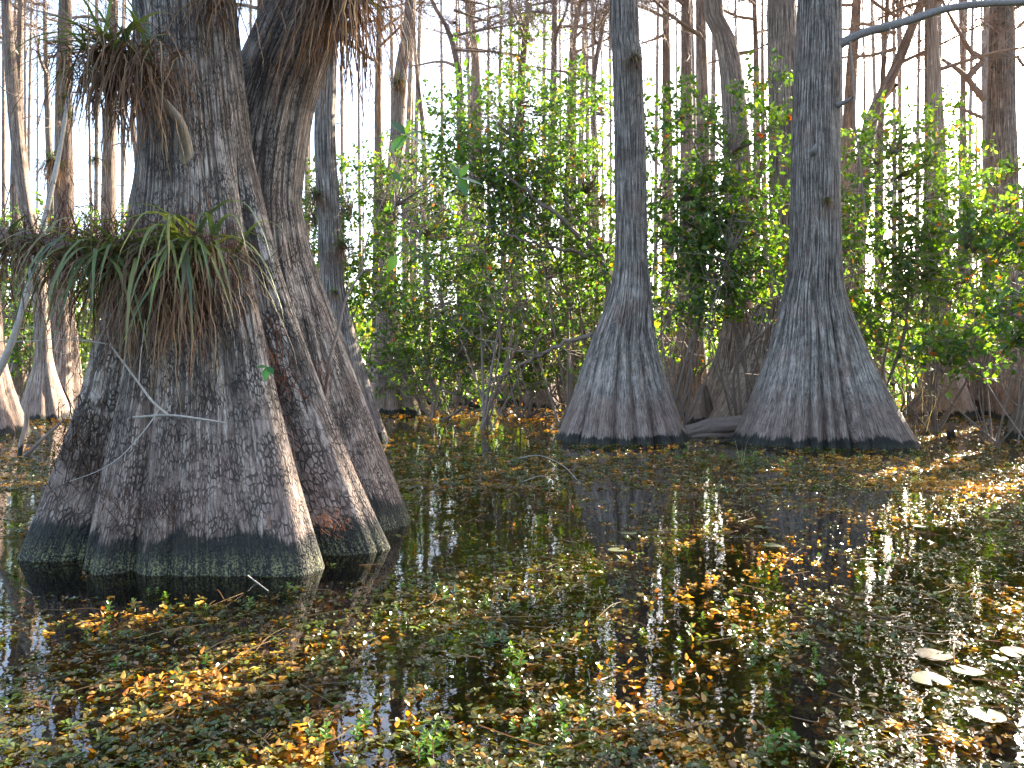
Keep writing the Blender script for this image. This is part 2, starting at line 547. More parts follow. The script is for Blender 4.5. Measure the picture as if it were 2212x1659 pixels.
def build_big_tree():
    # front stem
    zs = np.concatenate([np.linspace(-0.3, 3.75, 350), np.linspace(3.9, 12.0, 40)])
    th = theta_front(430, 70)
    axisA = interp_axis([-0.3, 1.0, 2.0, 2.6, 3.5, 6, 12], [(-2.02, 5.25), (-2.02, 5.25), (-2.03, 5.25), (-2.06, 5.24), (-2.12, 5.22), (-2.3, 5.2), (-2.6, 5.3)])
    rA = lambda z: np.interp(z, [-0.3, 2.2, 3.5, 6, 12], [0.35, 0.355, 0.315, 0.27, 0.10])
    fl = lambda z: np.where(z < 0, 1 - z * 0.35, np.clip(1 - z / 2.65, 0, 1) ** 1.42)
    toe = toe_table([-180, -160, -143, -128, -110, -90, -70, -55, -42, -32, -22, -10, 5, 40, 90, 140],
                    [0.64, 0.72, 0.68, 0.57, 0.60, 0.57, 0.64, 0.80, 0.96, 0.94, 0.90, 0.94, 0.70, 0.5, 0.5, 0.55])
    gr = [(R(-131), 0.26, 0.09, 1.9), (R(-27.5), 0.38, 0.065, 2.5), (R(-95), 0.13, 0.045, 1.45), (R(-112), 0.08, 0.05, 1.2), (R(-80), 0.05, 0.035, 1.2),
          (R(-68), 0.035, 0.035, 1.4), (R(-121), 0.05, 0.04, 2.1), (R(-160), 0.08, 0.06, 1.2), (R(-56), 0.05, 0.04, 1.6), (R(-14), 0.05, 0.04, 1.0), (R(-40), 0.05, 0.04, 1.3), (R(10), 0.12, 0.1, 1.5)]
    b = Bag()
    b.add(*trunk_surface(zs, th, axisA, rA, fl, toe, gr, 0.6, 0.7, 3.0))
    # rear stem, fused at the foot, leaning to the right above the fork
    zs2 = np.concatenate([np.linspace(-0.3, 4.1, 250), np.linspace(4.3, 11.5, 36)])
    th2 = theta_front(280, 60, R(-50))
    axisB = interp_axis([-0.3, 1.0, 2.1, 3.0, 3.9, 6, 11.5], [(-1.80, 6.0), (-1.85, 5.98), (-1.92, 5.9), (-1.80, 5.88), (-1.47, 5.88), (-0.9, 5.95), (-0.4, 6.2)])
    rB = lambda z: np.interp(z, [-0.3, 2.2, 3.0, 3.9, 6, 11.5], [0.36, 0.36, 0.33, 0.285, 0.22, 0.08])
    fl2 = lambda z: np.where(z < 0, 1 - z * 0.35, np.clip(1 - z / 2.35, 0, 1) ** 1.15)
    toe2 = toe_table([-180, -90, -45, -12, 20, 60, 120], [0.5, 0.5, 0.55, 0.70, 0.62, 0.5, 0.5])
    gr2 = [(R(-40), 0.12, 0.1, 1.6), (R(5), 0.05, 0.06, 1.3), (R(30), 0.12, 0.1, 1.6), (R(80), 0.15, 0.1, 1.6)]
    b.add(*trunk_surface(zs2, th2, axisB, rB, fl2, toe2, gr2, 0.6, 0.8, 9.0))
    b.build('trunk', M['bark_hero'], big_tree, at=A0)
    # curved dead stub under the upper air plant
    st = smooth_path([P(404, 350, 4.93), P(398, 300, 4.80), P(384, 258, 4.72), P(352, 218, 4.68), P(330, 190, 4.70)], 26)
    s = Bag(); s.add(*tube(st, np.interp(np.linspace(0, 1, 26), [0, .12, .3, 1], [0.065, 0.038, 0.031, 0.027]), 14, 0.22, 2.0))
    tag(s.build('branch_stub', M['stub'], big_tree, at=A0), 'smooth curved dead stub poking out below the fork')
    # rotten limb to the left that carries the lower air plants
    lb = smooth_path([P(400, 545, 4.95), P(300, 545, 4.85), P(200, 548, 4.8), P(90, 530, 4.85), P(-20, 505, 4.95), P(-120, 480, 5.1)], 40)
    s = Bag(); s.add(*tube(lb, np.linspace(0.085, 0.05, 40), 14, 0.25, 4.0))
    tag(s.build('limb', M['twig'], big_tree, at=A0), 'rotten brown limb reaching sideways under the air plants')
    add_crown(big_tree, (-2.5, 5.3, 7.5), 0, 0.9, 0.4); add_crown(big_tree, (-0.6, 6.1, 7.2), 1, 0.9, 2.0)


build_big_tree()


# --- other cypresses, given by how they stand in view --------------------------------
def tree(label, base, d, path, wpx, base_px, flare_px, mat, height=15.0, res=(70, 90), nflute=9, seed=1, lean_toe=None, grooves=None, branches=6, blen=1.2,
         name='cypress_tree', cat='tree', group='cypress trees standing in the swamp', amp=0.6, crown=True, uref=None):
    """base (vx) at distance d; path [(vx, vy)] of the axis upward; wpx trunk width, base_px half width of the foot"""
    g = np.random.default_rng(seed)
    k = d / FPX
    bx = (base - 1106.0) * k
    root = empty(name, (bx, d, 0), label, cat, group)
    zs_, xs_ = [-0.4, 0.0], [bx, bx]
    for vx, vy in path:
        zs_.append(H - (vy - 805.0) * k); xs_.append((vx - 1106.0) * k)
    # beyond the frame the trunk goes on
    sl = (xs_[-1] - xs_[-2]) / max(0.3, zs_[-1] - zs_[-2])
    z_top = max(height, zs_[-1] + 2)
    zs_.append(z_top); xs_.append(xs_[-1] + sl * 0.35 * (z_top - zs_[-2]))
    wob = g.normal(0, 0.05, len(zs_)); wob[:2] = 0
    ys_ = d + np.cumsum(wob)
    axis = interp_axis(zs_, np.stack([xs_, ys_], 1))
    rt = wpx * 0.5 * k
    rtr = lambda z: np.interp(z, [-0.5, 3.0, 6.0, z_top], [rt * 1.06, rt * 1.04, rt * 0.95, rt * 0.25])
    rb = base_px * k - rt
    fz = flare_px * k
    fl = lambda z: np.where(z < 0, 1 - z * 0.3, np.clip(1 - z / fz, 0, 1) ** 1.5)
    if lean_toe is None:
        ph = g.uniform(0, 6.28, 3)
        toe = lambda T: rb * (1 + 0.14 * np.sin(2 * T + ph[0]) + 0.1 * np.sin(3 * T + ph[1]))
    else:
        tt = toe_table(*lean_toe); toe = lambda T: rb * tt(T)
    if grooves is None:
        an = np.linspace(-np.pi, np.pi, nflute, endpoint=False) + g.uniform(-0.25, 0.25, nflute)
        grooves = [(a, rb * g.uniform(0.14, 0.36), g.uniform(0.07, 0.13), fz * g.uniform(0.55, 0.95)) for a in an]
    z0 = np.linspace(-0.35, min(fz * 1.1, z_top), int(res[1] * 0.6)); z1 = np.linspace(min(fz * 1.1, z_top), z_top, int(res[1] * 0.4) + 2)[1:]
    th = theta_front(int(res[0] * 0.7), int(res[0] * 0.3))
    ur = uref or (rt + rb * 0.35)
    b = Bag(); b.add(*trunk_surface(np.concatenate([z0, z1]), th, axis, rtr, fl, toe, grooves, ur, amp * min(1.0, rt / 0.25), seed * 1.7, True))
    at0 = np.array([bx, d, 0.0])
    b.build('trunk', mat, root, at=at0)
    if branches:
        top = H + 805 * k
        bb = small_branches(branches, axis, rtr, min(1.6, z_top * 0.3), min(z_top, top + 1.0), blen, seed + 50, max(0.010, rt * 0.10))
        tag(bb.build('twigs', M['crown_twig'], root, at=at0), kind='stuff')
    if crown:
        c = axis(np.array([z_top - 4.0]))[0]
        add_crown(root, (c[0], c[1], z_top - 4.5), seed, 1.0, seed * 1.3)
    return root


GB, BB, PB = M['bark_grey'], M['bark_brown'], M['bark_pale']
D3, D4 = 13.2, 12.7
# middle tree with the pale tapering foot
k3 = D3 / FPX
t3 = tree('slender grey cypress with evenly flared skirt-like base in the middle of the swamp', 1343, D3,
          [(1345, 760), (1360, 640), (1363, 515), (1360, 300), (1352, 130), (1345, 0)], 67, 143, 400, GB, 15, (330, 330), seed=3, amp=0.6, branches=3, blen=1.0,
          lean_toe=([-180, -135, -90, -45, 0, 60, 120], [1.0, 0.98, 1.0, 1.0, 1.0, 0.9, 0.9]),
          grooves=[(R(-168), .14, 0, 1.6), (R(-143), .22, 0, 2.6), (R(-121), .13, 0, 1.7), (R(-104), .24, 0, 2.4), (R(-86), .22, 0, 2.2), (R(-64), .32, 0, 2.0), (R(-47), .26, 0, 2.7), (R(-24), .16, 0, 2.0), (R(10), .2, 0, 2.0), (R(60), .2, 0, 2), (R(120), .2, 0, 2)])
t4 = tree('stout grey cypress with wide root-like flutes and a long bare limb reaching to the right', 1762, D4,
          [(1764, 760), (1763, 640), (1763, 546), (1764, 300), (1768, 130), (1770, 0)], 101, 178, 405, GB, 16, (360, 350), seed=4, amp=0.6, branches=0,
          lean_toe=([-180, -140, -110, -85, -60, -35, -10, 30, 90], [0.98, 0.9, 0.8, 0.78, 0.98, 1.22, 1.05, 0.9, 0.9]),
          grooves=[(R(-168), .10, 0, 1.5), (R(-146), .16, 0, 2.0), (R(-130), .16, 0, 1.7), (R(-117), .24, 0, 2.2), (R(-104), .30, 0, 2.6), (R(-92), .26, 0, 2.0), (R(-80), .42, 0, 2.9), (R(-67), .20, 0, 1.5), (R(-22), .20, 0, 1.6), (R(15), .2, 0, 2), (R(70), .2, 0, 2), (R(130), .2, 0, 2)])
# its bare limb, knot and stub
at4 = np.array(t4.location)
lm = smooth_path([P(1795, 110, 12.65), P(1822, 92, 12.50), P(1870, 70, 12.30), P(1960, 46, 12.10), P(2040, 20, 11.90), P(2120, 8, 11.80), P(2230, 2, 11.70), P(2330, -30, 11.50)], 60)
b = Bag(); b.add(*tube(lm, np.interp(np.linspace(0, 1, 60), [0, .07, .15, 1], [0.12, 0.085, 0.07, 0.04]), 14, 0.16, 6.0))
for q, e, r in ((34, (2085, -50), .018), (22, (1905, 120), .012), (40, (2150, -40), .012), (48, (2200, 60), .01)):
    pe = P(e[0], e[1], 11.8); b.add(*tube(smooth_path([lm[q], (lm[q] + pe) / 2 + np.array([0.03, 0, 0.05]), pe], 10), np.linspace(r, r * .4, 10), 6, .2))
tag(b.build('limb', M['limb'], t4, at=at4), 'long bare grey limb reaching out to the right')
b = Bag(); b.add(*tube(smooth_path([P(1800, 232, 12.55), P(1822, 222, 12.30), P(1842, 210, 12.15)], 12), np.linspace(.05, .022, 12), 10, .2))
b.build('branch_stub', M['limb'], t4, at=at4)
b = Bag(); b.add(*tube(smooth_path([P(1756, 330, 12.42), P(1759, 322, 12.32), P(1764, 310, 12.30)], 10), np.linspace(.06, .015, 10), 10, .2))
b.build('knot', M['limb'], t4, at=at4)
b = Bag(); b.add(*tube(smooth_path([P(1836, 90, 12.40), P(1842, 170, 12.30), P(1846, 260, 12.25), P(1858, 360, 12.30), P(1870, 470, 12.40)], 30), np.linspace(.022, .010, 30), 7, .15))
tag(b.build('hanging_vine', M['twig'], None), 'thin woody vine hanging from the bare limb beside the stout grey cypress', 'vine')

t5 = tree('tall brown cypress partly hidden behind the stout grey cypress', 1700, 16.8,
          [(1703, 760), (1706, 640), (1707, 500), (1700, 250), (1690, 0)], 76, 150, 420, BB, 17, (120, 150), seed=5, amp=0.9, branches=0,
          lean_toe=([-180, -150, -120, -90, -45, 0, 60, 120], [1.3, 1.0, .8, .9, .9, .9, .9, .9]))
t6 = tree('dark straight cypress with broad fluted foot by the sunlit leaves at the right edge', 2165, 21.5,
          [(2163, 760), (2160, 640), (2159, 400), (2162, 200), (2165, 0)], 68, 170, 330, GB, 17, (110, 130), seed=6, amp=0.9, branches=4, blen=1.0,
          lean_toe=([-180, -150, -110, -60, 0, 60, 120], [1.3, .9, .8, .9, 1.0, .9, .9]), nflute=14)
for pts, r in (([(2128, 215), (2105, 190), (2089, 168), (2062, 145), (2035, 128)], .11), ([(2089, 168), (2105, 150), (2122, 128), (2097, 110), (2075, 75), (2053, 37), (2030, -10)], .09),
               ([(2124, 255), (2090, 240), (2060, 230), (2038, 228)], .05), ([(2196, 120), (2210, 140), (2225, 150)], .05)):
    b = Bag(); b.add(*tube(smooth_path([P(x, y, 21.3) for x, y in pts], 24), np.linspace(r, r * .35, 24), 8, .2, pts[0][0]))
    b.build('branch', M['twig'], t6, at=np.array(t6.location))

mid = dict(res=(90, 110), amp=0.8)
tree('leaning-footed grey cypress directly behind the huge forked trunk', 735, 13.2, [(728, 760), (718, 600), (712, 450), (706, 300), (712, 100), (715, 0)], 46, 100, 360, GB, 15, seed=7, branches=5, **mid,
     lean_toe=([-180, -90, -30, 0, 40, 120], [.8, .9, 1.0, 1.05, .9, .9]))
tree('shaggy tapering cypress leaning right, rust-coloured tuft on its foot', 850, 22.0, [(842, 760), (838, 660), (843, 500), (858, 333), (868, 167), (890, 0)], 35, 74, 270, BB, 18, seed=8, branches=8, blen=1.8, **mid)
far = dict(res=(44, 60))
LIST = [
    # label, base, d, path, w, base half, flare, mat, height
    ('thin dim trunk at the very left edge of the swamp', 8, 31, [(6, 500), (4, 0)], 8, 16, 90, BB, 15),
    ('pinkish trunk near the left edge that bends rightward low down', 100, 19, [(92, 643), (72, 510), (56, 438), (38, 284), (31, 182), (22, 0)], 22, 50, 150, BB, 15),
    ('straight trunk close behind the bending pinkish trunk', 42, 24, [(42, 600), (38, 380), (46, 0)], 17, 42, 150, BB, 15),
    ('trunk crowded with air plants and a broad fluted foot, left of the huge cypress', 118, 21, [(128, 760), (135, 640), (142, 480), (147, 250), (148, 0)], 29, 58, 330, BB, 16),
    ('slim dark trunk just left of the trunk crowded with air plants', 112, 27, [(116, 600), (112, 400), (106, 240), (100, 0)], 13, 30, 150, BB, 15),
    ('straight pinkish trunk seen beneath the upper air plant', 238, 23, [(236, 600), (240, 440), (244, 250), (250, 0)], 23, 46, 200, BB, 15),
    ('crooked slim trunk against the edge of the huge cypress', 282, 28, [(284, 600), (276, 470), (292, 360), (280, 250), (300, 120), (290, 0)], 12, 25, 120, BB, 14),
    ('hair-thin sapling between two pinkish trunks at left', 200, 28, [(201, 600), (196, 420), (192, 250), (190, 0)], 5, 9, 60, BB, 12),
    ('straight slim trunk just left of the shaggy tapering cypress', 815, 27, [(816, 600), (818, 400), (817, 200), (820, 0)], 17, 36, 180, BB, 16),
    ('thin trunk ending in sky just right of the shaggy tapering cypress', 925, 29, [(922, 600), (915, 300), (905, 200), (897, 115), (893, 0)], 11, 22, 120, BB, 16),
    ('slim trunk that leans far left toward its top above the green thicket', 1005, 27, [(1003, 600), (1000, 380), (993, 181), (984, 120), (966, 60), (924, -20)], 17, 34, 160, BB, 14),
    ('straight brown trunk rising from the middle of the green thicket', 1030, 34, [(1031, 680), (1032, 377), (1030, 181), (1023, 90), (1014, 0)], 25, 36, 120, BB, 19),
    ('forking brown trunk topped with green leaves above the thicket', 1118, 29, [(1120, 600), (1122, 350), (1126, 181), (1135, 75), (1141, 0)], 20, 38, 150, BB, 17),
    ('slim straight trunk with dark flared foot behind the thicket', 1168, 25.5, [(1168, 700), (1182, 450), (1194, 250), (1198, 0)], 16, 34, 200, BB, 16),
    ('brown trunk leaning right at its top, left of the slender grey cypress', 1228, 28, [(1229, 600), (1232, 350), (1234, 181), (1240, 75), (1256, -10)], 18, 34, 150, BB, 16),
    ('short crooked trunk with a dark burl beside the slender grey cypress', 1282, 24, [(1284, 600), (1286, 350), (1282, 200), (1290, 120), (1302, 60), (1312, -20)], 13, 26, 150, BB, 12),
    ('narrow straight trunk just right of the slender grey cypress', 1442, 27, [(1443, 600), (1442, 350), (1440, 150), (1439, 0)], 21, 44, 180, BB, 17),
    ('second straight trunk right of the slender grey cypress', 1484, 25, [(1484, 600), (1484, 350), (1483, 150), (1482, 0)], 26, 52, 200, BB, 17),
    ('thick crooked trunk that bends left and forks near its top', 1590, 18, [(1597, 650), (1596, 400), (1588, 230), (1576, 100), (1552, 40), (1544, 0)], 44, 74, 250, BB, 14),
    ('thin trunk squeezed between the crooked fork and the tall brown cypress', 1632, 26, [(1632, 600), (1634, 350), (1632, 150), (1628, 0)], 14, 28, 120, BB, 16),
    ('brown trunk close at the right side of the stout grey cypress', 1825, 24, [(1828, 600), (1832, 350), (1838, 150), (1848, 0)], 25, 48, 180, BB, 16),
    ('hair-thin stem crossing under the bare grey limb', 1864, 30, [(1866, 600), (1868, 200), (1862, 0)], 6, 12, 60, BB, 15),
    ('slim dark upright trunk crossing in front of the steeply leaning trunk', 1900, 23, [(1902, 600), (1903, 365), (1907, 165), (1914, 0)], 12, 26, 120, GB, 15),
    ('steeply leaning brown trunk under the bare grey limb', 1838, 22, [(1846, 600), (1860, 380), (1870, 285), (1888, 234), (1929, 153), (1961, 73), (1990, -10)], 27, 50, 200, BB, 12),
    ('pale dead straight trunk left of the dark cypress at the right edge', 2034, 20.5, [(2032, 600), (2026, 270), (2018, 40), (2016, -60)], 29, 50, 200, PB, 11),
    ('thin dark stem touching the pale dead trunk', 1996, 22, [(1998, 600), (2002, 270), (2001, 0)], 6, 12, 60, GB, 14),
    ('low dark flared trunk foot at the left edge of the swamp', -12, 14.7, [(-18, 800), (-30, 600), (-60, 300), (-80, 0)], 34, 62, 200, BB, 14),
    ('slim trunk at the right edge beyond the dark cypress', 2212, 26, [(2210, 600), (2214, 300), (2206, 0)], 15, 30, 120, BB, 16),
    ('dim trunk showing between leaves right of the tall brown cypress foot', 1660, 30, [(1655, 600), (1650, 300), (1648, 0)], 10, 24, 120, BB, 16),
    ('thin trunk standing in shade behind the huge cypress fork', 562, 22, [(562, 600), (560, 300), (563, 100), (566, 0)], 20, 40, 180, BB, 15),
    ('faint thin trunk low in the thicket gap', 1086, 36, [(1086, 700), (1088, 500), (1080, 200), (1084, 0)], 10, 20, 80, BB, 17),
    ('slim trunk among leaves between the pale dead trunk and the dark cypress', 2082, 27, [(2084, 600), (2086, 350), (2080, 0)], 10, 22, 100, BB, 15),
    ('short-footed trunk in the brown shade right of the slender grey cypress foot', 1492, 20, [(1500, 760), (1505, 650), (1512, 500), (1520, 300), (1515, 0)], 24, 46, 200, BB, 14),
]
for i, (lab, bx, d, pth, w, bpx, fpx, mt, hh) in enumerate(LIST):
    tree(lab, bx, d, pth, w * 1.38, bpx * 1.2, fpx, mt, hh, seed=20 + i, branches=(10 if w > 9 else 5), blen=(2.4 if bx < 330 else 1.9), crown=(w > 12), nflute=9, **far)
# unseen trees added on the sun's side; their trunks and crowns shade the water
for i, (x, y, w) in enumerate([(11.2, 14.1, .62), (9.05, 13.5, .42), (12.36, 18.5, .75), (10.8, 11.8, .5), (10.3, 9.4, .5), (15.8, 18.1, .5), (14.5, 10.2, .5), (16.0, 24.0, .5), (8.4, 6.4, .4)]):
    tree('unseen cypress added on the sunny side to shade the water', 1106 + x / y * FPX, y, [(1106 + x / y * FPX, 400), (1106 + x / y * FPX + 10, -400)], w / y * FPX, 1.6 * w / y * FPX, 2.2 / y * FPX, BB, 15, seed=80 + i, branches=8, blen=1.6, **far)

# ------------------------------------------------------------------ cypress knees and roots by the tall brown cypress
def knee(label, vx, vy, d, hpx, wpx, mat=BB, lean=0.0, seed=0):
    k = d / FPX
    p0 = np.array([(vx - 1106) * k, d, 0.0])
    zs = np.linspace(-0.15, hpx * k, 26); th = np.linspace(0, 2 * np.pi, 33)
    rr = wpx * k * 0.5
    top = hpx * k
    axis = lambda z: np.stack([p0[0] + lean * k * np.clip(z / top, 0, 1), np.full_like(z, d)], -1)
    rt = lambda z: rr * (0.10 + 0.9 * np.clip(1 - z / top, 0, 1.3) ** 0.85) * np.where(z > top * 0.985, 0.2, 1)
    b = Bag(); b.add(*trunk_surface(zs, th, axis, rt, lambda z: z * 0 + 0.5, lambda T: rr * 0.2 * np.sin(3 * T + seed), [], 0.3, 0.7, seed))
    o = b.build('cypress_knee', mat, None, at=p0); o.location = tuple(p0)
    return tag(o, label, 'cypress knee', 'cypress knees and roots')


knee('tall pointed cypress knee between the slender grey and the stout grey cypress', 1510, 905, 17.0, 88, 66, lean=8, seed=1)
knee('broad humped cypress knee beside the stout grey cypress foot', 1592, 905, 16.6, 92, 150, lean=32, seed=2)
knee('small dark cypress knee poking from the water right of the stout grey cypress', 2055, 945, 13.6, 34, 16, lean=-3, seed=3)
# flat root shelf with litter joining the two middle trees
rb_ = Bag()
for i, (a, m, c, r) in enumerate([((1470, 938), (1530, 926), (1600, 918), .10), ((1480, 930), (1540, 912), (1610, 905), .07), ((1490, 944), (1560, 940), (1620, 936), .06)]):
    o = Bag(); o.add(*tube(smooth_path([P(*a, 13.6), P(*m, 13.7), P(*c, 13.5)], 20), np.array([r] * 20), 10, .3, i))
    tag(o.build('root', M['twig'], None), ['low dark root on the water between the two grey cypress feet', 'brown root lying behind the low dark root', 'thin wet root at the stout grey cypress foot'][i], 'root', 'cypress knees and roots')

# ------------------------------------------------------------------ shrubs
PAL = np.array([(.036, .078, .020), (.052, .112, .022), (.078, .145, .022), (.12, .175, .024), (.16, .15, .02), (.34, .15, .025), (.30, .06, .02)])


def leaf_colors(n, w):
    w = np.array(w, float); w /= w.sum()
    c = PAL[rng.choice(len(PAL), n, p=w)]
    return c * rng.uniform(0.75, 1.25, (n, 1))


def shrub(label, base, clumps, ntwig0, leaf=0.095, pal=(30, 34, 22, 9, 2.5, 1.0, .5), per=8, thresh=0.44, dead=60, name='shrub', cat='shrub', group='evergreen shrubs under the cypresses', stems=5, stem_r=0.035):
    base = np.asarray(base, float)
    ntwig = int(ntwig0 * 1.05); dead = int(dead * .4); leaf = leaf * 1.2
    root = empty(name, base, label, cat, group)
    cl = []
    for (vx, vy, d, rx, ry) in clumps:
        c = P(vx, vy, d); k = d / FPX
        cl.append((c, np.array([rx * k * 1.12, min(rx, ry) * k * 1.0, ry * k * 1.08])))
    vol = np.array([np.prod(r) for _, r in cl]); vol /= vol.sum()
    pts = []
    while len(pts) < ntwig:
        i = rng.choice(len(cl), p=vol); c, r = cl[i]
        w_ = rng.uniform(-1, 1, 3); q = w_ * r * 1.12 + c
        if q[2] < 0.12: continue
        nz = 0.55 * vnoise(q[0] * 1.2 + 31, q[1] * 1.2, q[2] * 1.0) + 0.45 * vnoise(q[0] * 3.4, q[1] * 3.4 + 9, q[2] * 3.4)
        nz -= 0.22 * max(0.0, (w_ ** 2).sum() - 0.75)
        if nz > thresh - .02 + 0.09 * rng.normal(): pts.append(q)
    pts = np.array(pts)
    # stems and limbs
    wood = Bag(); nodes = []
    targets = pts[rng.choice(len(pts), max(stems * 2, 6), replace=False)]
    for i, t in enumerate(targets):
        s0 = base + np.array([rng.normal(0, .12), rng.normal(0, .12), -0.1])
        m1 = s0 + (t - s0) * 0.4 + rng.normal(0, .34, 3) + np.array([0, 0, .15]); m2 = s0 + (t - s0) * 0.75 + rng.normal(0, .3, 3)
        pth = smooth_path([s0, m1, m2, t], 22)
        rr = stem_r * rng.uniform(.35, 1.0)
        wood.add(*tube(pth, np.linspace(rr, rr * .25, 22), 6, .2, i))
        nodes.append(pth[5:])
    nodes = np.concatenate(nodes)
    P_, X_, U_, S_ = [], [], [], []
    cen = np.mean([c for c, _ in cl], axis=0)
    for q in pts:
        j = np.argmin(((nodes - q) ** 2).sum(1)); a = nodes[j]
        out = q - a; L = np.linalg.norm(out)
        m = (a + q) / 2 + rng.normal(0, .07 * L + .01, 3)
        dv = rng.normal(0, .55, 3) + out / (L + 1e-6) * .7 + np.array([0, 0, .25]); dv /= np.linalg.norm(dv)
        tl = leaf * rng.uniform(2.2, 4.2)
        end = q + dv * tl
        pth = smooth_path([a, m, q, end], 8)
        wood.add(*tube(pth, np.linspace(.010, .003, 8), 3))
        k = per
        f = np.linspace(0.15, 1.0, k)[:, None]
        pos = q + (end - q) * f
        side = np.cross(dv, rng.normal(0, 1, (k, 3))); side /= np.linalg.norm(side, axis=1)[:, None] + 1e-6
        P_.append(pos); X_.append(dv * rng.uniform(.2, .9, (k, 1)) + side * .9 + np.array([0, 0, -.12])); U_.append(rng.normal(0, .75, (k, 3)) + np.array([0, -.15, .75])); S_.append(leaf * rng.uniform(.6, 1.25, k))
    for i in range(dead):   # bare tangled twigs
        a = nodes[rng.integers(len(nodes))]; dv = rand_dirs(1, -.3, .6)[0]; L = rng.uniform(.4, 1.4)
        pth = smooth_path([a, a + dv * L * .5 + rng.normal(0, .1, 3), a + dv * L + rng.normal(0, .1, 3)], 7)
        wood.add(*tube(pth, np.linspace(.009, .003, 7), 3))
    pos = np.concatenate(P_)
    V, F, C = scatter(LEAF * np.array([1, 1.25, 1]), LEAF_F, pos, np.concatenate(X_), np.concatenate(U_), np.concatenate(S_), leaf_colors(len(pos), pal))
    wood.build('branches', M['twig'], root, at=base)
    o = mobj('crown', V - base, F, M['leaf'], root, False, None, C)
    tag(o, kind='stuff')
    return root


shrub('low leafy thicket skirting the far water left of the middle', P(960, 850, 21) * (1, 1, 0), [(940, 800, 21, 120, 60), (1000, 730, 21.5, 110, 90)], 420, leaf=.09, pal=(20, 30, 28, 16, 5, 2, .5), thresh=.4, dead=120)
shrub('low leafy thicket skirting the far water beside the slender grey cypress foot', P(1230, 850, 20.5) * (1, 1, 0), [(1230, 790, 20.5, 110, 60), (1160, 700, 21, 120, 100), (1280, 690, 20, 60, 110)], 560, leaf=.09, pal=(24, 30, 26, 14, 5, 2, .5), thresh=.4, dead=160)
shrub('shaded thicket filling the dim gap between the two grey cypresses', P(1540, 850, 19.5) * (1, 1, 0), [(1520, 690, 19.5, 110, 100), (1600, 640, 19.5, 60, 110)], 200, leaf=.09, pal=(40, 34, 16, 6, 3, 2, .5), thresh=.4, dead=160)
shrub('bright low thicket behind the right evergreens', P(1960, 850, 20) * (1, 1, 0), [(1920, 700, 20, 90, 90), (2040, 660, 20, 100, 110)], 300, leaf=.09, pal=(16, 28, 30, 20, 5, 2, .5), thresh=.41, dead=120)
shrub('sparse climbing leaves high between the slender grey cypress and the middle thicket', P(1290, 850, 18) * (1, 1, 0), [(1260, 260, 18, 80, 110), (1180, 250, 18.5, 110, 70), (1020, 240, 18, 90, 60)], 170, leaf=.10, pal=(30, 34, 22, 9, 2, 1, .5), thresh=.44, dead=40, stems=3)
shrub('sparse climbing leaves on the tall brown cypress', P(1650, 850, 15.6) * (1, 1, 0), [(1650, 260, 15.6, 45, 110), (1690, 450, 15.8, 30, 150)], 90, leaf=.10, pal=(20, 34, 28, 14, 2, 2, .5), thresh=.42, dead=10, stems=2)
shrub('loose sprays of leaves hanging against the sky near the right edge', P(1960, 850, 17) * (1, 1, 0), [(1950, 330, 17, 110, 90), (2080, 420, 17, 70, 100)], 150, leaf=.10, pal=(20, 34, 28, 14, 2, 2, .5), thresh=.45, dead=30, stems=3)
dark = (42, 34, 16, 5, 1.2, .8, .4); mixed = (34, 34, 20, 9, 2.5, 1.2, .6); lit = (14, 30, 32, 18, 4, 1.5, .5); brown = (30, 30, 18, 12, 6, 2.5, 1.0)  # leaf colour mixes; lit has sunlight put in as yellower leaves
shrub('tall glossy evergreen filling the gap left of the slender grey cypress', P(1230, 815, 16.5) * (1, 1, 0), [(1235, 380, 16.5, 105, 190), (1180, 520, 16.8, 130, 140), (1260, 620, 16.2, 80, 160)], 700, pal=mixed, thresh=.44)
shrub('tall leafy evergreen in the middle whose top twigs stand against white sky', P(1050, 815, 16) * (1, 1, 0), [(1050, 330, 16, 110, 150), (1110, 420, 16.3, 130, 150), (1000, 520, 16.2, 110, 170)], 680, pal=mixed, thresh=.45)
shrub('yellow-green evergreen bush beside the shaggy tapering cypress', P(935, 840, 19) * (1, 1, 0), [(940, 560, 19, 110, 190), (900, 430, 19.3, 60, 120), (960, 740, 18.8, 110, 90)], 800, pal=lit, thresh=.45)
shrub('tangled brown-green thicket low over the water in the middle', P(1130, 840, 19.5) * (1, 1, 0), [(1120, 650, 19.5, 190, 130), (1190, 760, 19, 140, 80), (1060, 770, 19.4, 110, 70)], 950, leaf=.08, pal=brown, thresh=.42, dead=260)
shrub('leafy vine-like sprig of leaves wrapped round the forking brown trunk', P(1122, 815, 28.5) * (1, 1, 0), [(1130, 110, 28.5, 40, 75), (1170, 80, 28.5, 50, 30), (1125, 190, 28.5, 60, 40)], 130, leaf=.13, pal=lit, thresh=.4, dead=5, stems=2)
shrub('dense dark evergreen just right of the slender grey cypress', P(1470, 850, 14.6) * (1, 1, 0), [(1470, 400, 14.6, 75, 190), (1500, 540, 14.4, 95, 130), (1440, 300, 14.8, 40, 90)], 420, pal=mixed, thresh=.46)
shrub('dark glossy evergreen climbing before the tall brown cypress', P(1600, 860, 14.8) * (1, 1, 0), [(1585, 450, 14.8, 75, 200), (1570, 590, 14.5, 85, 110), (1560, 300, 15, 60, 90)], 430, pal=mixed, thresh=.47)
shrub('evergreen bush right behind the stout grey cypress', P(1880, 860, 15.5) * (1, 1, 0), [(1880, 520, 15.5, 75, 190), (1860, 660, 15.4, 60, 110), (1920, 600, 15.6, 80, 110)], 380, pal=mixed, thresh=.47)
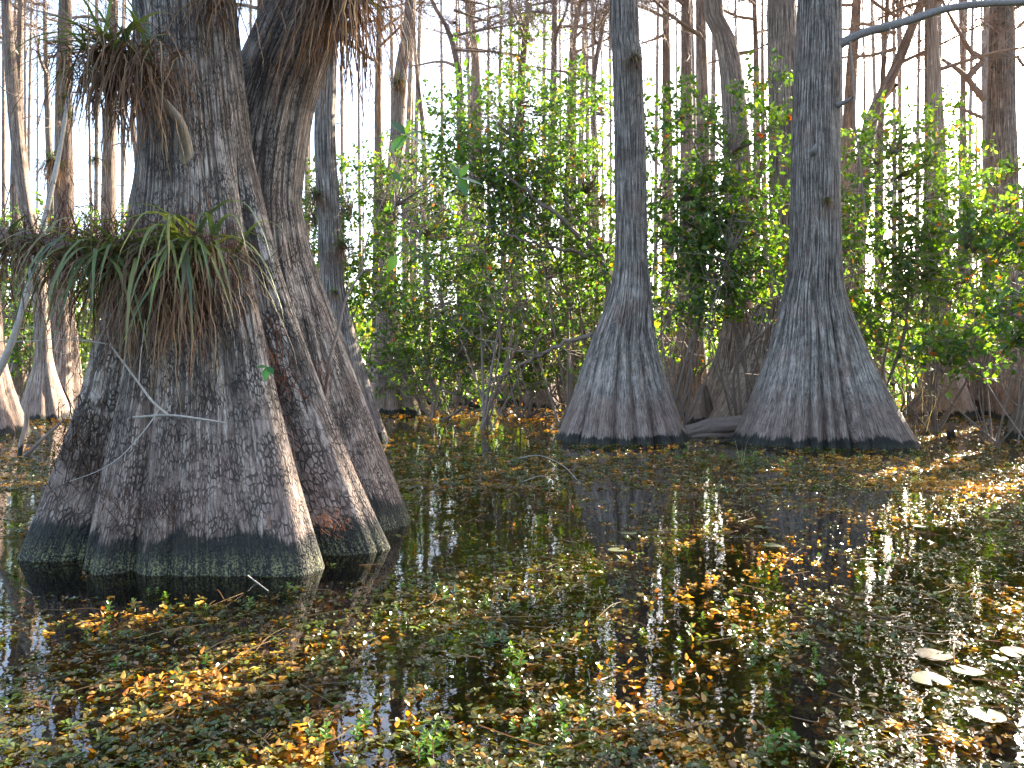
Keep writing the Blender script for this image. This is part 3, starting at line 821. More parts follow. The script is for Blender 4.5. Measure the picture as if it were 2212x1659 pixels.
shrub('airy evergreen with leaves standing against white sky left of the dark cypress', P(2010, 860, 15) * (1, 1, 0), [(1990, 400, 15, 75, 130), (2030, 560, 15, 100, 140), (1990, 650, 15, 90, 70)], 430, pal=lit, thresh=.48)
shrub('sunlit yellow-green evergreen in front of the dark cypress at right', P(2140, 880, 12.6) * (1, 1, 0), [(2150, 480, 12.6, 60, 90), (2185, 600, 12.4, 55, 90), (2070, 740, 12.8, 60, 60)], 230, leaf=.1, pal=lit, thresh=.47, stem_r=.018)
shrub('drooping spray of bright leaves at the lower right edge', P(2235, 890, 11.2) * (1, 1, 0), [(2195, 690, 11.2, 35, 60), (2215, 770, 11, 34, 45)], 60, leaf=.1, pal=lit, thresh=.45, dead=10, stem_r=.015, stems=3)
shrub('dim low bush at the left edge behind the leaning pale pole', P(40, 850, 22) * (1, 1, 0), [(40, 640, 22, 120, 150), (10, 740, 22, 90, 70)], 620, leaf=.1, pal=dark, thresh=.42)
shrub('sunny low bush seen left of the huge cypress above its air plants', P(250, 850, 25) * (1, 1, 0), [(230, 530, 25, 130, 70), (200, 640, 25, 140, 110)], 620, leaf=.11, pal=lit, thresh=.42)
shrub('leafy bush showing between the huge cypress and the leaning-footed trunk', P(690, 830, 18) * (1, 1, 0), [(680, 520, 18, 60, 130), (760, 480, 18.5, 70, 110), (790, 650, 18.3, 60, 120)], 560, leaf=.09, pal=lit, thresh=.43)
for i, (x, y, h, r) in enumerate([(9.3, 9.4, 2.0, 1.3), (9.6, 7.6, 2.0, 1.4), (13.2, 15.2, 2.6, 1.6), (13.4, 11.0, 2.4, 1.6)]):  # unseen bushes added sunward to break up the light on the water
    k = y / FPX
    shrub('unseen evergreen bush added on the sunny side to shade the water', (x, y, 0), [(1106 + x / k, 805 - (h - H) / k, y, r / k, h * .95 / k)], 520, leaf=.11, pal=lit, thresh=.42, dead=20)

tb = empty('fallen_tree', P(1330, 830, 15.6) * (1, 1, 0), 'leaning dead brown tree whose bare limbs rake across the middle thicket', 'dead tree')
for i, (pts, r0) in enumerate([([(1345, 838), (1325, 720), (1300, 560), (1240, 500), (1150, 420), (1060, 360)], .085), ([(1300, 560), (1220, 540), (1130, 520), (1010, 470)], .045), ([(1325, 720), (1240, 730), (1160, 770), (1100, 800), (1040, 850)], .05),
                               ([(1240, 500), (1220, 420), (1170, 340)], .03), ([(1330, 640), (1420, 560), (1480, 500), (1560, 470)], .045), ([(1160, 770), (1060, 740), (960, 700)], .025), ([(1150, 420), (1120, 480), (1040, 540), (960, 560)], .025)]):
    p = smooth_path([P(x, y, 15.6 + .25 * math.sin(i * 2.1 + k)) for k, (x, y) in enumerate(pts)], 30)
    p += rng.normal(0, .025, p.shape)
    o = Bag(); o.add(*tube(p, np.linspace(r0, r0 * .3, 30), 8, .25, i))
    for m in range(14):
        q = p[rng.integers(4, 30)]; dv = rand_dirs(1)[0]; L = rng.uniform(.3, .9)
        o.add(*tube(smooth_path([q, q + dv * L * .5 + rng.normal(0, .08, 3), q + dv * L], 6), np.linspace(.012, .003, 6), 4))
    o.build('limb', M['twig'], tb, at=np.array(tb.location))

# ------------------------------------------------------------------ far wood and undergrowth
b = Bag()
for i in range(105):
    d = rng.uniform(36, 95); x = rng.uniform(-0.74, 0.70) * d
    r = rng.uniform(.12, .32); hgt = .52 * d + rng.uniform(2, 6)
    l = rng.normal(0, .5)
    pth = smooth_path([(x, d, -.2), (x + l * .2, d, 1.0), (x + l * .5 + rng.normal(0, .15), d, hgt * .5), (x + l, d, hgt)], 14)
    rr = np.interp(np.linspace(0, 1, 14), [0, .12, 1], [r * 2.4, r * 1.1, r * .4])
    b.add(*tube(pth, rr, 7, .12, i))
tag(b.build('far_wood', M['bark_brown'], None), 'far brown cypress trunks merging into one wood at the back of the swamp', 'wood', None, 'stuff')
n = 46000
d = rng.uniform(24, 75, n) ; x = rng.uniform(-0.75, 0.85, n) * d
zmax = 2.0 + 2.8 * vnoise(x * .25, d * .25) + 0.03 * d
z = zmax * rng.uniform(0.02, 1, n) ** 0.8
keep = vnoise(x * .7, d * .7, z * .9) > .42
pos = np.stack([x, d, z], -1)[keep]
V, F, C = scatter(LEAF * np.array([1, 1.5, 1]), LEAF_F, pos, rand_dirs(len(pos)), rand_dirs(len(pos), 0, 1), (.16 + .004 * pos[:, 1]) * rng.uniform(.7, 1.4, len(pos)), leaf_colors(len(pos), (18, 26, 26, 18, 9, 3, .5)))
tag(mobj('far_undergrowth', V, F, M['leaf'], None, False, None, C), 'distant sunlit green undergrowth along the back of the swamp', 'undergrowth', None, 'stuff')

# ------------------------------------------------------------------ air plants
AXA = np.array([-2.03, 5.25])


def push_out(p, gap=0.03):
    """keep strands off the big trunk"""
    p = np.array(p, float)
    g = np.clip(1 - p[:, 2] / 2.65, 0, 1) ** 1.42
    rad = 0.36 + 0.66 * g + gap
    v = p[:, :2] - AXA; l = np.linalg.norm(v, axis=1)
    f = np.maximum(1.0, rad / np.maximum(l, 1e-4))
    p[:, :2] = AXA + v * f[:, None]
    return p


def ribbon(path, width, col, channel=0.25, tipcol=None):
    p = np.asarray(path); n = len(p)
    t = np.gradient(p, axis=0); t /= np.linalg.norm(t, axis=1)[:, None] + 1e-9
    up = np.array([0, 0, 1.0]) + 0 * t
    s = np.cross(t, up); bad = np.linalg.norm(s, axis=1) < .25
    for i in range(n):
        if bad[i]: s[i] = s[i - 1] if i else np.array([1, 0, 0])
    s /= np.linalg.norm(s, axis=1)[:, None] + 1e-9
    nn = np.cross(s, t)
    w = np.asarray(width)[:, None] * .5
    V = np.stack([p - s * w + nn * w * channel, p, p + s * w + nn * w * channel], 1).reshape(-1, 3)
    c = np.repeat(np.broadcast_to(col, (n, 3)), 3, axis=0)
    if tipcol is not None:
        f = np.repeat(np.linspace(0, 1, n) ** 2.5, 3)[:, None]; c = c * (1 - f) + np.asarray(tipcol) * f
    return V, grid_faces(n, 3), np.zeros((len(V), 2)), c


def blade_path(c, d0, L, droop, n=13):
    d = np.array(d0, float); d /= np.linalg.norm(d)
    p = [np.array(c, float)]
    for i in range(n - 1):
        t = i / (n - 1)
        v = d + np.array([0, 0, -1.0]) * droop * t ** 1.2 * 1.6
        v /= np.linalg.norm(v)
        p.append(p[-1] + v * L / (n - 1))
    return np.array(p)


GREENS = [(.07, .11, .04), (.095, .135, .05), (.13, .165, .06), (.17, .19, .065), (.06, .095, .05)]
DEADS = [(.14, .085, .045), (.20, .13, .07), (.09, .055, .035), (.26, .18, .10), (.12, .06, .035)]


def air_plant(label, c, nb, L, width, skirt=0, skirt_len=.4, spread=.12, big=False, pushed=False, azi=None, elev=(-.1, 1.0), droop=1.0, seed=0, ball=.06, dead_w=.008, skirt_box=None, name='air_plant'):
    g = np.random.default_rng(900 + seed); c = np.asarray(c, float)
    root = empty(name, c, label, 'air plant', 'air plants growing on the cypresses')
    bag = Bag()
    for i in range(nb):
        a = g.uniform(0, 2 * np.pi) if azi is None else R(g.uniform(*azi))
        e = g.uniform(*elev)
        d0 = np.array([np.cos(a) * np.cos(e), np.sin(a) * np.cos(e), np.sin(e)])
        l = L * g.uniform(.38, 1.15)
        st = c + np.array([g.normal(0, spread * .5), g.normal(0, spread * .25), g.normal(0, spread * .25)])
        p = blade_path(st, d0, l, droop * g.uniform(.6, 1.3))
        p += np.cumsum(g.normal(0, .004 * l, p.shape), axis=0)
        if pushed: p = push_out(p)
        t = np.linspace(0, 1, len(p))
        w = width * g.uniform(.65, 1.2) * (1 - t ** 1.6) * (0.75 + .5 * np.exp(-t * 4)) + .0006
        col = np.array(GREENS[g.integers(5)]) * g.uniform(.75, 1.2)
        tip = (.16, .11, .05) if g.random() < .35 else None
        r = ribbon(p, w, col, .35, tip)
        if big:
            o = Bag(); o.add(*r); o.build('leaf', M['blade'], root, at=c)
        else: bag.add(*r)
    if not big: tag(bag.build('leaves', M['blade'], root, at=c), kind='stuff')
    db = Bag()
    for i in range(skirt):
        if skirt_box is not None:
            x0, x1, y0, y1, z0, z1 = skirt_box
            st = np.array([g.uniform(x0, x1), g.uniform(y0, y1), g.uniform(z0, z1)])
        else:
            st = c + np.array([g.normal(0, spread * .8), g.normal(0, spread * .35), g.normal(-ball * .3, ball * .6)])
        a = g.uniform(0, 2 * np.pi); l = skirt_len * g.uniform(.3, 1.1)
        p = blade_path(st, (np.cos(a) * .8, np.sin(a) * .8 - .2, g.uniform(-.9, .5)), l, 2.6, 11)
        p += np.cumsum(g.normal(0, .012 * l, p.shape), axis=0)
        if pushed: p = push_out(p, .015 + .05 * g.random())
        t = np.linspace(0, 1, len(p))
        w = dead_w * g.uniform(.4, 1.3) * (1 - t ** 2) + .0008
        db.add(*ribbon(p, w, np.array(DEADS[g.integers(5)]) * g.uniform(.7, 1.25), .3))
    # root ball of fibres
    for i in range(int(60 + 500 * ball) if ball > 0 else 0):
        q = c + g.normal(0, 1, 3) * ball * np.array([1.2, .7, .8]); dv = rand_dirs(1)[0]; l = ball * g.uniform(.6, 1.6)
        p = smooth_path([q, q + dv * l * .5 + g.normal(0, ball * .25, 3), q + dv * l * .8 + g.normal(0, ball * .3, 3) - np.array([0, 0, l * .3])], 6)
        if pushed: p = push_out(p, .01)
        db.add(*ribbon(p, np.full(6, dead_w * .45), np.array([(.07, .035, .022), (.11, .06, .035), (.05, .03, .02)][g.integers(3)])))
    if db.n: tag(db.build('dead_leaves', M['dead'], root, at=c), kind='stuff')
    return root


air_plant('large air plant perched on the curved stub, brown beard hanging below', P(258, 118, 4.62), 46, .68, .030, 640, .62, .19, True, azi=(40, 330), elev=(-.25, 1.35), droop=.75, seed=1, ball=.14, dead_w=.009)
lowA = P(250, 548, 4.62); lowB = P(420, 535, 4.62)
air_plant('wide green air plant on the rotten limb left of the huge trunk', lowA, 46, .92, .032, 320, .66, .26, True, True, azi=(120, 330), elev=(-.4, .75), droop=1.9, seed=2, ball=.16)
air_plant('bright green arching air plant growing on the front of the huge trunk', lowB, 50, .86, .033, 440, .86, .20, True, True, azi=(195, 375), elev=(-.3, .95), droop=2.0, seed=3, ball=.15, skirt_box=(lowB[0] - .42, lowB[0] + .12, lowB[1] - .06, lowB[1] + .08, lowB[2] - .22, lowB[2] + .02))
air_plant('trailing air plant half out of the frame on the rotten limb end', P(60, 528, 4.8), 20, .75, .024, 160, .35, .18, True, azi=(90, 330), elev=(-.3, .6), droop=.9, seed=4, ball=.12)
c3 = P(742, -18, 5.5)
air_plant('shaggy air plant high on the rear stem with long brown hanging beard', c3, 26, .6, .026, 400, 1.05, .10, True, azi=(-90, 120), elev=(-.2, .9), droop=.7, seed=5, ball=.17, dead_w=.011, skirt_box=(c3[0] - .12, c3[0] + .13, c3[1] - .12, c3[1] + .1, c3[2] - .1, c3[2] + .14))
c4 = P(478, -30, 4.85)
air_plant('brown withered air plant hanging on the inside of the front stem near the top', c4, 8, .4, .015, 130, .5, .08, False, seed=6, ball=.08, azi=(200, 340), elev=(-.5, .3))
for lab, vx, vy, d, L, nb, sk, sd in [
    ('round air plant with drooping brown beard on the leaning-footed trunk', 683, 420, 12.7, .42, 40, 110, 10),
    ('spidery air plant on the leaning-footed trunk just under the bearded one', 737, 528, 12.7, .48, 46, 90, 11),
    ('tiny withered air plant low on the leaning-footed trunk', 722, 632, 12.7, .22, 30, 30, 12),
    ('dry air plant on the upper slender grey cypress', 1368, 128, 12.85, .42, 36, 120, 13),
    ('tiny star-shaped air plant on the stout grey cypress', 1787, 434, 12.28, .22, 30, 24, 14),
    ('small air plant high on the shaggy tapering cypress', 862, 178, 21.5, .55, 34, 50, 15),
    ('small air plant half way up the shaggy tapering cypress', 836, 440, 21.6, .55, 34, 50, 16),
    ('big golden air plant on the air-plant-crowded trunk, lowest of its three', 118, 352, 20.6, 1.25, 70, 190, 17),
    ('middle air plant on the trunk crowded with air plants', 148, 248, 20.6, .6, 40, 60, 18),
    ('uppermost air plant on the trunk crowded with air plants', 138, 212, 20.6, .5, 36, 40, 19),
    ('air plant on a thin twig between pinkish trunks at left', 205, 345, 22.5, .55, 36, 40, 20),
    ('air plant on the dark cypress at the right edge', 2185, 362, 21.0, .5, 30, 50, 21),
    ('tuft of air plant on the crooked slim trunk beside the huge cypress', 285, 455, 27.5, .6, 30, 40, 22),
    ('dark air plant in the brown thicket right of the shaggy cypress', 1056, 640, 18.5, .4, 30, 60, 23),
    ('pale air plant among leaves low in the middle thicket', 1300, 430, 15.6, .35, 30, 40, 24),
]:
    air_plant(lab, P(vx, vy, d), nb, L, .018 * max(.8, d / 14), sk, L * 1.1, L * .16, seed=sd, ball=L * .16, droop=.9, elev=(-.4, 1.3), dead_w=.010 * max(.8, d / 14))


# rust-coloured rootlet tufts caught on the trunks
def tuft(label, c, size, n, seed, pushed=False, col=((.12, .05, .028), (.08, .036, .022), (.16, .075, .04))):
    g = np.random.default_rng(seed); b = Bag(); c = np.asarray(c, float)
    for i in range(n):
        q = c + g.normal(0, 1, 3) * np.asarray(size) * .5; dv = rand_dirs(1)[0]; l = max(size) * g.uniform(.3, .8)
        p = smooth_path([q, q + dv * l * .4 + g.normal(0, l * .2, 3), q + dv * l * .6 + g.normal(0, l * .25, 3) - np.array([0, 0, l * .25])], 7)
        if pushed: p = push_out(p, .01)
        b.add(*ribbon(p, np.full(7, .0028 if max(size) < .3 else .006), np.array(col[g.integers(3)]) * g.uniform(.7, 1.2)))
    o = b.build('rootlet_tuft', M['dead'], None, at=c); o.location = tuple(c); o['kind'] = 'stuff'
    return tag(o, label, 'rootlets', 'rusty rootlet tufts on the trunks')


tuft('rusty rootlet tuft in the groove between the front and rear stem', P(690, 825, 5.25), (.10, .08, .16), 220, 1)
tuft('long rusty rootlets down the deep right groove of the huge trunk', P(590, 850, 4.85), (.05, .05, .40), 120, 2)
tuft('rusty rootlets just above the waterline in the deep right groove', P(716, 1130, 4.62), (.10, .07, .08), 90, 3)
tuft('dark rootlet mat at the left groove of the huge trunk', P(170, 960, 4.75), (.10, .06, .30), 200, 4, False, ((.07, .045, .03), (.10, .06, .04), (.05, .035, .025)))
tuft('thin dark root threads crossing the front of the huge trunk low down', P(310, 1085, 4.28), (.36, .04, .06), 60, 5, True, ((.06, .035, .025), (.09, .05, .03), (.05, .03, .02)))
tuft('rust-coloured tuft on the foot of the shaggy tapering cypress', P(822, 785, 21.1), (.42, .2, .40), 260, 6)
tuft('brown litter heaped along the rotten limb between the air plants', P(210, 525, 4.78), (.75, .10, .07), 420, 8, False, ((.13, .06, .035), (.09, .045, .03), (.20, .11, .06)))
tuft('wispy grey moss hanging beside the right evergreen', P(1978, 760, 13.6), (.14, .1, 1.3), 160, 7, False, ((.16, .17, .12), (.20, .20, .15), (.12, .13, .09)))

# ------------------------------------------------------------------ fallen sticks, pole, sapling
def sticks(name, label, cat, parts, mat, group=None, k=7):
    b = Bag()
    for pts, r0, r1 in parts:
        p = smooth_path([P(*q) for q in pts], max(10, 7 * len(pts)))
        b.add(*tube(p, np.linspace(r0, r1, len(p)), k, .15, pts[0][0]))
    return tag(b.build(name, mat, None), label, cat, group)


sticks('dead_branch', 'pale forked dead branch caught across the front of the huge trunk', 'branch', [
    ([(288, 902, 4.40), (360, 897, 4.36), (420, 903, 4.34), (484, 913, 4.34)], 0.0078, 0.0049),
    ([(362, 896, 4.36), (330, 868, 4.36), (300, 828, 4.38), (268, 785, 4.40), (237, 744, 4.42)], 0.0074, 0.0049),
    ([(237, 744, 4.42), (190, 737, 4.42), (130, 733, 4.42), (60, 737, 4.45), (-40, 737, 4.5)], 0.0039, 0.0021),
    ([(190, 737, 4.42), (120, 716, 4.42), (60, 706, 4.42)], 0.0023, 0.0014),
    ([(239, 746, 4.42), (233, 720, 4.42), (234, 690, 4.44)], 0.0039, 0.0021),
    ([(300, 828, 4.38), (303, 780, 4.38), (310, 720, 4.40), (314, 690, 4.42)], 0.0039, 0.0021),
    ([(345, 883, 4.36), (312, 930, 4.32), (262, 985, 4.28), (210, 1018, 4.28), (150, 1040, 4.3)], 0.0039, 0.0017)], M['twig_pale'])
sticks('leaning_pole', 'pale slanting pole of a dead sapling at the left edge', 'dead tree', [([(-90, 960, 9.2), (0, 796, 9.2), (41, 694, 9.2), (77, 560, 9.25), (107, 428, 9.3), (128, 330, 9.4), (150, 200, 9.5)], .045, .022)], M['twig_pale'], None, 12)
sticks('dead_stake', 'knobbly upright dead stake in the water at left', 'stick', [([(42, 990, 10.6), (48, 950, 10.6), (57, 915, 10.6), (58, 880, 10.6), (62, 872, 10.6)], .034, .03)], M['bark_pale'])
sticks('slanting_stick', 'brown stick slanting out of the water beside the dead stake', 'stick', [([(50, 990, 10.7), (90, 950, 10.7), (140, 905, 10.8)], .03, .014)], M['twig'])
sap = empty('sapling', P(699, 880, 5.3) * (1, 1, 1), 'thin forking sapling growing from the groove of the huge trunk with large oval leaves', 'sapling')
b = Bag()
for pts, r0, r1 in (([(699, 880, 5.3), (714, 770, 5.3), (731, 710, 5.3), (746, 648, 5.32), (769, 606, 5.34), (783, 586, 5.35)], .013, .007),
                    ([(783, 586, 5.35), (782, 560, 5.35), (800, 500, 5.35), (840, 400, 5.3), (866, 330, 5.28), (876, 292, 5.25)], .0062, .003),
                    ([(783, 586, 5.35), (816, 578, 5.35), (857, 552, 5.34), (920, 490, 5.3), (975, 425, 5.28), (993, 384, 5.25)], .0062, .003),
                    ([(702, 850, 5.3), (690, 800, 5.3), (694, 780, 5.3)], .008, .006), ([(714, 775, 5.3), (716, 820, 5.28), (712, 868, 5.26)], .005, .003)):
    p = smooth_path([P(*q) for q in pts], 30); b.add(*tube(p, np.linspace(r0, r1, 30), 7, .15, pts[0][0]))
sap_stem = b.build('stem', M['twig'], sap, at=np.array(sap.location))
BIG = []
for i in range(9):
    t = i / 8.0; w = .25 * math.sin(math.pi * min(1, t * 1.02) ** .8) if t < 1 else 0
    BIG.append([(t, w, .10 * w - .10 * t * t), (t, 0, -.10 * t * t), (t, -w, .10 * w - .10 * t * t)])
BIG = np.array(BIG).reshape(-1, 3)
BIGF = [grid_faces(9, 3)]


def big_leaf(parent, a, e, col, up, seed):
    X = (e - a)[None]; L = np.linalg.norm(e - a)
    V, F, C = scatter(BIG, BIGF, a[None], X, np.array([up], float), np.array([L]), np.array([col]))
    return mobj('leaf', V - np.array(parent.location), F, M['blade'], parent, True, None, C)


for i, (nx, ny, ex, ey, de, up, c) in enumerate([
    (876, 292, 844, 254, .05, (.3, -.6, .6), (.04, .10, .03)), (876, 292, 842, 326, -.03, (-.2, -.9, .3), (.03, .085, .05)), (876, 292, 838, 293, -.05, (0, -.3, 1), (.05, .10, .05)),
    (876, 292, 917, 279, -.02, (0, -.5, .8), (.05, .10, .06)), (876, 292, 940, 317, .0, (.1, -.4, 1), (.05, .10, .06)), (876, 292, 886, 254, .03, (-.5, -.5, .4), (.08, .14, .02)),
    (993, 384, 973, 349, .03, (.5, -.7, .3), (.06, .13, .02)), (993, 384, 1013, 350, .02, (-.4, -.8, .3), (.05, .12, .03)), (993, 384, 960, 376, -.04, (0, -.3, 1), (.05, .11, .04)),
    (993, 384, 1047, 396, -.02, (0, -.4, 1), (.05, .11, .04)), (993, 384, 1009, 424, -.05, (.2, -.9, .4), (.045, .12, .035)),
    (846, 372, 870, 392, -.03, (0, -.6, .8), (.05, .12, .03)), (857, 552, 835, 590, 0, (.3, -.8, .3), (.05, .12, .02))]):
    big_leaf(sap, P(nx, ny, 5.25), P(ex, ey, 5.25 + de), np.array(c), up, i)
for c_ in list(sap.children):
    if c_.name.startswith('leaf'): c_.parent = sap_stem
sp = empty('seedling', P(577, 800, 4.55), 'small seedling of three fresh green leaves on the huge trunk', 'seedling')
for ex, ey, up in ((552, 791, (0, -.6, .8)), (592, 808, (.2, -.6, .7)), (572, 824, (-.2, -.9, .3))):
    big_leaf(sp, P(577, 792, 4.54), P(ex, ey, 4.5), np.array((.03, .12, .03)), up, 0)
b = Bag(); b.add(*tube(smooth_path([P(577, 792, 4.54), P(580, 800, 4.57), P(584, 812, 4.62)], 6), np.full(6, .002), 5)); b.build('stem', M['twig'], sp, at=np.array(sp.location))

# ------------------------------------------------------------------ what floats on the water
GAPS = []
for gvx, gvy, grx, gry in [(870, 1460, 80, .40), (1000, 1475, 70, .32), (960, 1190, 60, .5), (1090, 1150, 40, .5), (1545, 1190, 30, .5), (1960, 1240, 45, .6), (2010, 1150, 50, .5), (1490, 1420, 25, .3), (60, 1400, 70, .5), (120, 1560, 60, .25), (1740, 1560, 25, .2), (1840, 1430, 30, .3), (1300, 1060, 80, .7)]:
    gp = W(gvx, gvy); GAPS.append((gp[0], gp[1], grx * gp[1] / FPX, gry))


def weed_density(x, y):
    n = .6 * vnoise(x * .9 + 4, y * .7) + .4 * vnoise(x * 2.7, y * 2.1 + 7)
    dn = np.clip((n - .18) / .24, .2, 1)
    # open water against the big trunk and in a tongue to its right
    r = np.hypot((x + 2.0) / 1.55, (y - 4.95) / 1.2)
    dn = dn * np.clip((r - .85) / .35, .04, 1)
    op = np.exp(-(((x + .35) / .9) ** 2 + ((y - 6.2) / 1.6) ** 2))
    dn = dn * (1 - .4 * op)
    for gx, gy, rx, ry in GAPS:
        dn = dn * (1 - .98 * np.exp(-((x - gx) / rx) ** 2 - ((y - gy) / ry) ** 2))
    return dn


def sample_water(n, ylo, yhi, xw=.72, power=1.0):
    x = np.empty(0); y = np.empty(0)
    while len(x) < n:
        yy = ylo + (yhi - ylo) * rng.random(n * 2) ** power
        xx = rng.uniform(-xw, xw, n * 2) * (yy + .6)
        k = rng.random(n * 2) < weed_density(xx, yy)
        x = np.concatenate([x, xx[k]]); y = np.concatenate([y, yy[k]])
    return x[:n], y[:n]


WP = np.array([(.062, .070, .020), (.085, .080, .024), (.12, .088, .032), (.14, .082, .034), (.065, .10, .024), (.25, .15, .03), (.38, .19, .03)])


def weed_cols(n, w):
    w = np.array(w, float); w /= w.sum()
    return WP[rng.choice(len(WP), n, p=w)] * rng.uniform(.7, 1.3, (n, 1))


SUN_GOLD = []  # spots of yellowing weed; sunlit streaks are painted in as gold leaves
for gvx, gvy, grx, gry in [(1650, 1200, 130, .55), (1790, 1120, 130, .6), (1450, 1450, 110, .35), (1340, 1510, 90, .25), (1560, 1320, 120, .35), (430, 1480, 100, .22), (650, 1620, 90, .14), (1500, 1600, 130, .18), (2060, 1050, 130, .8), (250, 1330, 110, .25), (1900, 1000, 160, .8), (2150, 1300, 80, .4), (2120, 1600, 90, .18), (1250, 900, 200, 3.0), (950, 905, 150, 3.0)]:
    gp = W(gvx, gvy); SUN_GOLD.append((gp[0], gp[1], grx * gp[1] / FPX, gry))


def sun_gold_share(x, y):
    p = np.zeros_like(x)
    for gx, gy, rx, ry in SUN_GOLD:
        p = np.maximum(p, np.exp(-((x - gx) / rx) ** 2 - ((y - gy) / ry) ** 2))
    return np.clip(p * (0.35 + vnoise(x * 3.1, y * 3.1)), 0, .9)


def rosettes(n, ylo, yhi, size, w, zlo, zhi, tilt=.35, power=1.0, per=8):
    x, y = sample_water(n, ylo, yhi, power=power)
    a0 = rng.uniform(0, 6.28, n); s = size * rng.choice([.5, .8, 1.0, 1.4], n) * rng.uniform(.75, 1.25, n)
    a = (a0[:, None] + np.arange(per)[None] * 2.4 + rng.normal(0, .25, (n, per))).ravel()
    z = np.repeat(rng.uniform(zlo, zhi, n), per)
    pos = np.stack([np.repeat(x, per), np.repeat(y, per), z], -1)
    el = rng.normal(.06, tilt * .6, n * per)
    X = np.stack([np.cos(a) * np.cos(el), np.sin(a) * np.cos(el), np.sin(el)], -1)
    pos = pos + X * np.repeat(s, per)[:, None] * rng.uniform(.05, .5, (n * per, 1))
    U = rng.normal(0, tilt, (n * per, 3)) + np.array([0, 0, 1.0])
    c0 = weed_cols(n, w)
    gm = rng.random(n) < sun_gold_share(x, y)
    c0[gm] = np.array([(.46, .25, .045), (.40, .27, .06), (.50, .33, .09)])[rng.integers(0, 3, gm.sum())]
    c = np.repeat(c0, per, axis=0) * rng.uniform(.7, 1.3, (n * per, 1))
    return scatter(LEAFW, LEAF_F, pos, X, U, np.repeat(s, per) * rng.uniform(.6, 1.2, n * per), c)


b = Bag()
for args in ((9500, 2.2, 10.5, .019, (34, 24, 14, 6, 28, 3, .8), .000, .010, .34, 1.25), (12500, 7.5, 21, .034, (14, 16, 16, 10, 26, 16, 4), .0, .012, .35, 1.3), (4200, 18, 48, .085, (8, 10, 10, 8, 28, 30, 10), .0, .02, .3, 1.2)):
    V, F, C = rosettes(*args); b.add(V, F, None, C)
# loose single leaves
n = 9000
x, y = sample_water(n, 2.2, 10, power=1.3)
a = rng.uniform(0, 6.28, n)
V, F, C = scatter(LEAFW, LEAF_F, np.stack([x, y, rng.uniform(.001, .014, n)], -1), np.stack([np.cos(a), np.sin(a), rng.normal(0, .3, n)], -1), rng.normal(0, .4, (n, 3)) + np.array([0, 0, 1]), .021 * rng.uniform(.6, 1.4, n), weed_cols(n, (22, 22, 18, 10, 16, 7, 2.5)))
b.add(V, F, None, C)
# stalks and floating threads
x, y = sample_water(700, 2.3, 8)
for i in range(700):
    a = rng.uniform(0, 6.28); L = rng.uniform(.08, .34); q = np.array([x[i], y[i], .004]); dv = np.array([np.cos(a), np.sin(a), rng.normal(0, .05)])
    p = smooth_path([q, q + dv * L * .5 + rng.normal(0, .02, 3) * (1, 1, .3), q + dv * L], 6)
    b.add(*[t for t in tube(p, np.full(6, rng.uniform(.0012, .0028)), 3)][:2], None, np.array([(.16, .10, .04), (.10, .07, .03), (.24, .17, .08)][rng.integers(3)]))
tag(b.build('floating_weed', M['weed'], None, smooth=False), 'mat of small floating water weed leaves over the whole swamp surface', 'water weed', None, 'stuff')
b = Bag()
for args in ((17000, 2.1, 11.0, .023, (24, 22, 14, 8, 34, 10, 3), -.016, -.002, .22, 1.3), (9000, 2.1, 9.0, .030, (22, 22, 16, 10, 34, 10, 3), -.11, -.015, .45, 1.3)):
    V, F, C = rosettes(*args); b.add(V, F, None, np.minimum(C * np.array([1.6, 1.55, 1.2]), .6))
tag(b.build('submerged_weed', M['weed'], None, smooth=False), 'drowned weed leaves just beneath the tea-coloured water', 'water weed', None, 'stuff')

# single orange leaves standing out of the mat
def leaf_mesh(kind):
    g = np.random.default_rng(kind); rows = 8; V = []
    for i in range(rows):
        t = i / (rows - 1); w = .30 * math.sin(math.pi * t ** .75) + .001
        cu = .25 * t * t * g.uniform(.2, 1.2)
        V += [(t, w, .30 * w - cu), (t, 0, -cu), (t, -w, .30 * w - cu)]
    col = np.array([(.42, .17, .02), (.36, .19, .035), (.45, .24, .04), (.34, .12, .03), (.28, .17, .05)])[kind % 5]
    return mesh_data('floating_leaf', np.array(V), grid_faces(rows, 3), M['weed'], True, None, np.broadcast_to(col, (rows * 3, 3)))


LM = [leaf_mesh(i) for i in range(5)]


def place_leaf(p, s, az, el, roll, k, where):
    o = bpy.data.objects.new('floating_leaf', LM[k % 5]); link(o)
    o.location = tuple(p); o.scale = (s, s, s); o.rotation_euler = (roll, -el, az)
    return tag(o, 'small orange leaf ' + where, 'leaf', 'orange leaves standing out of the floating weed')


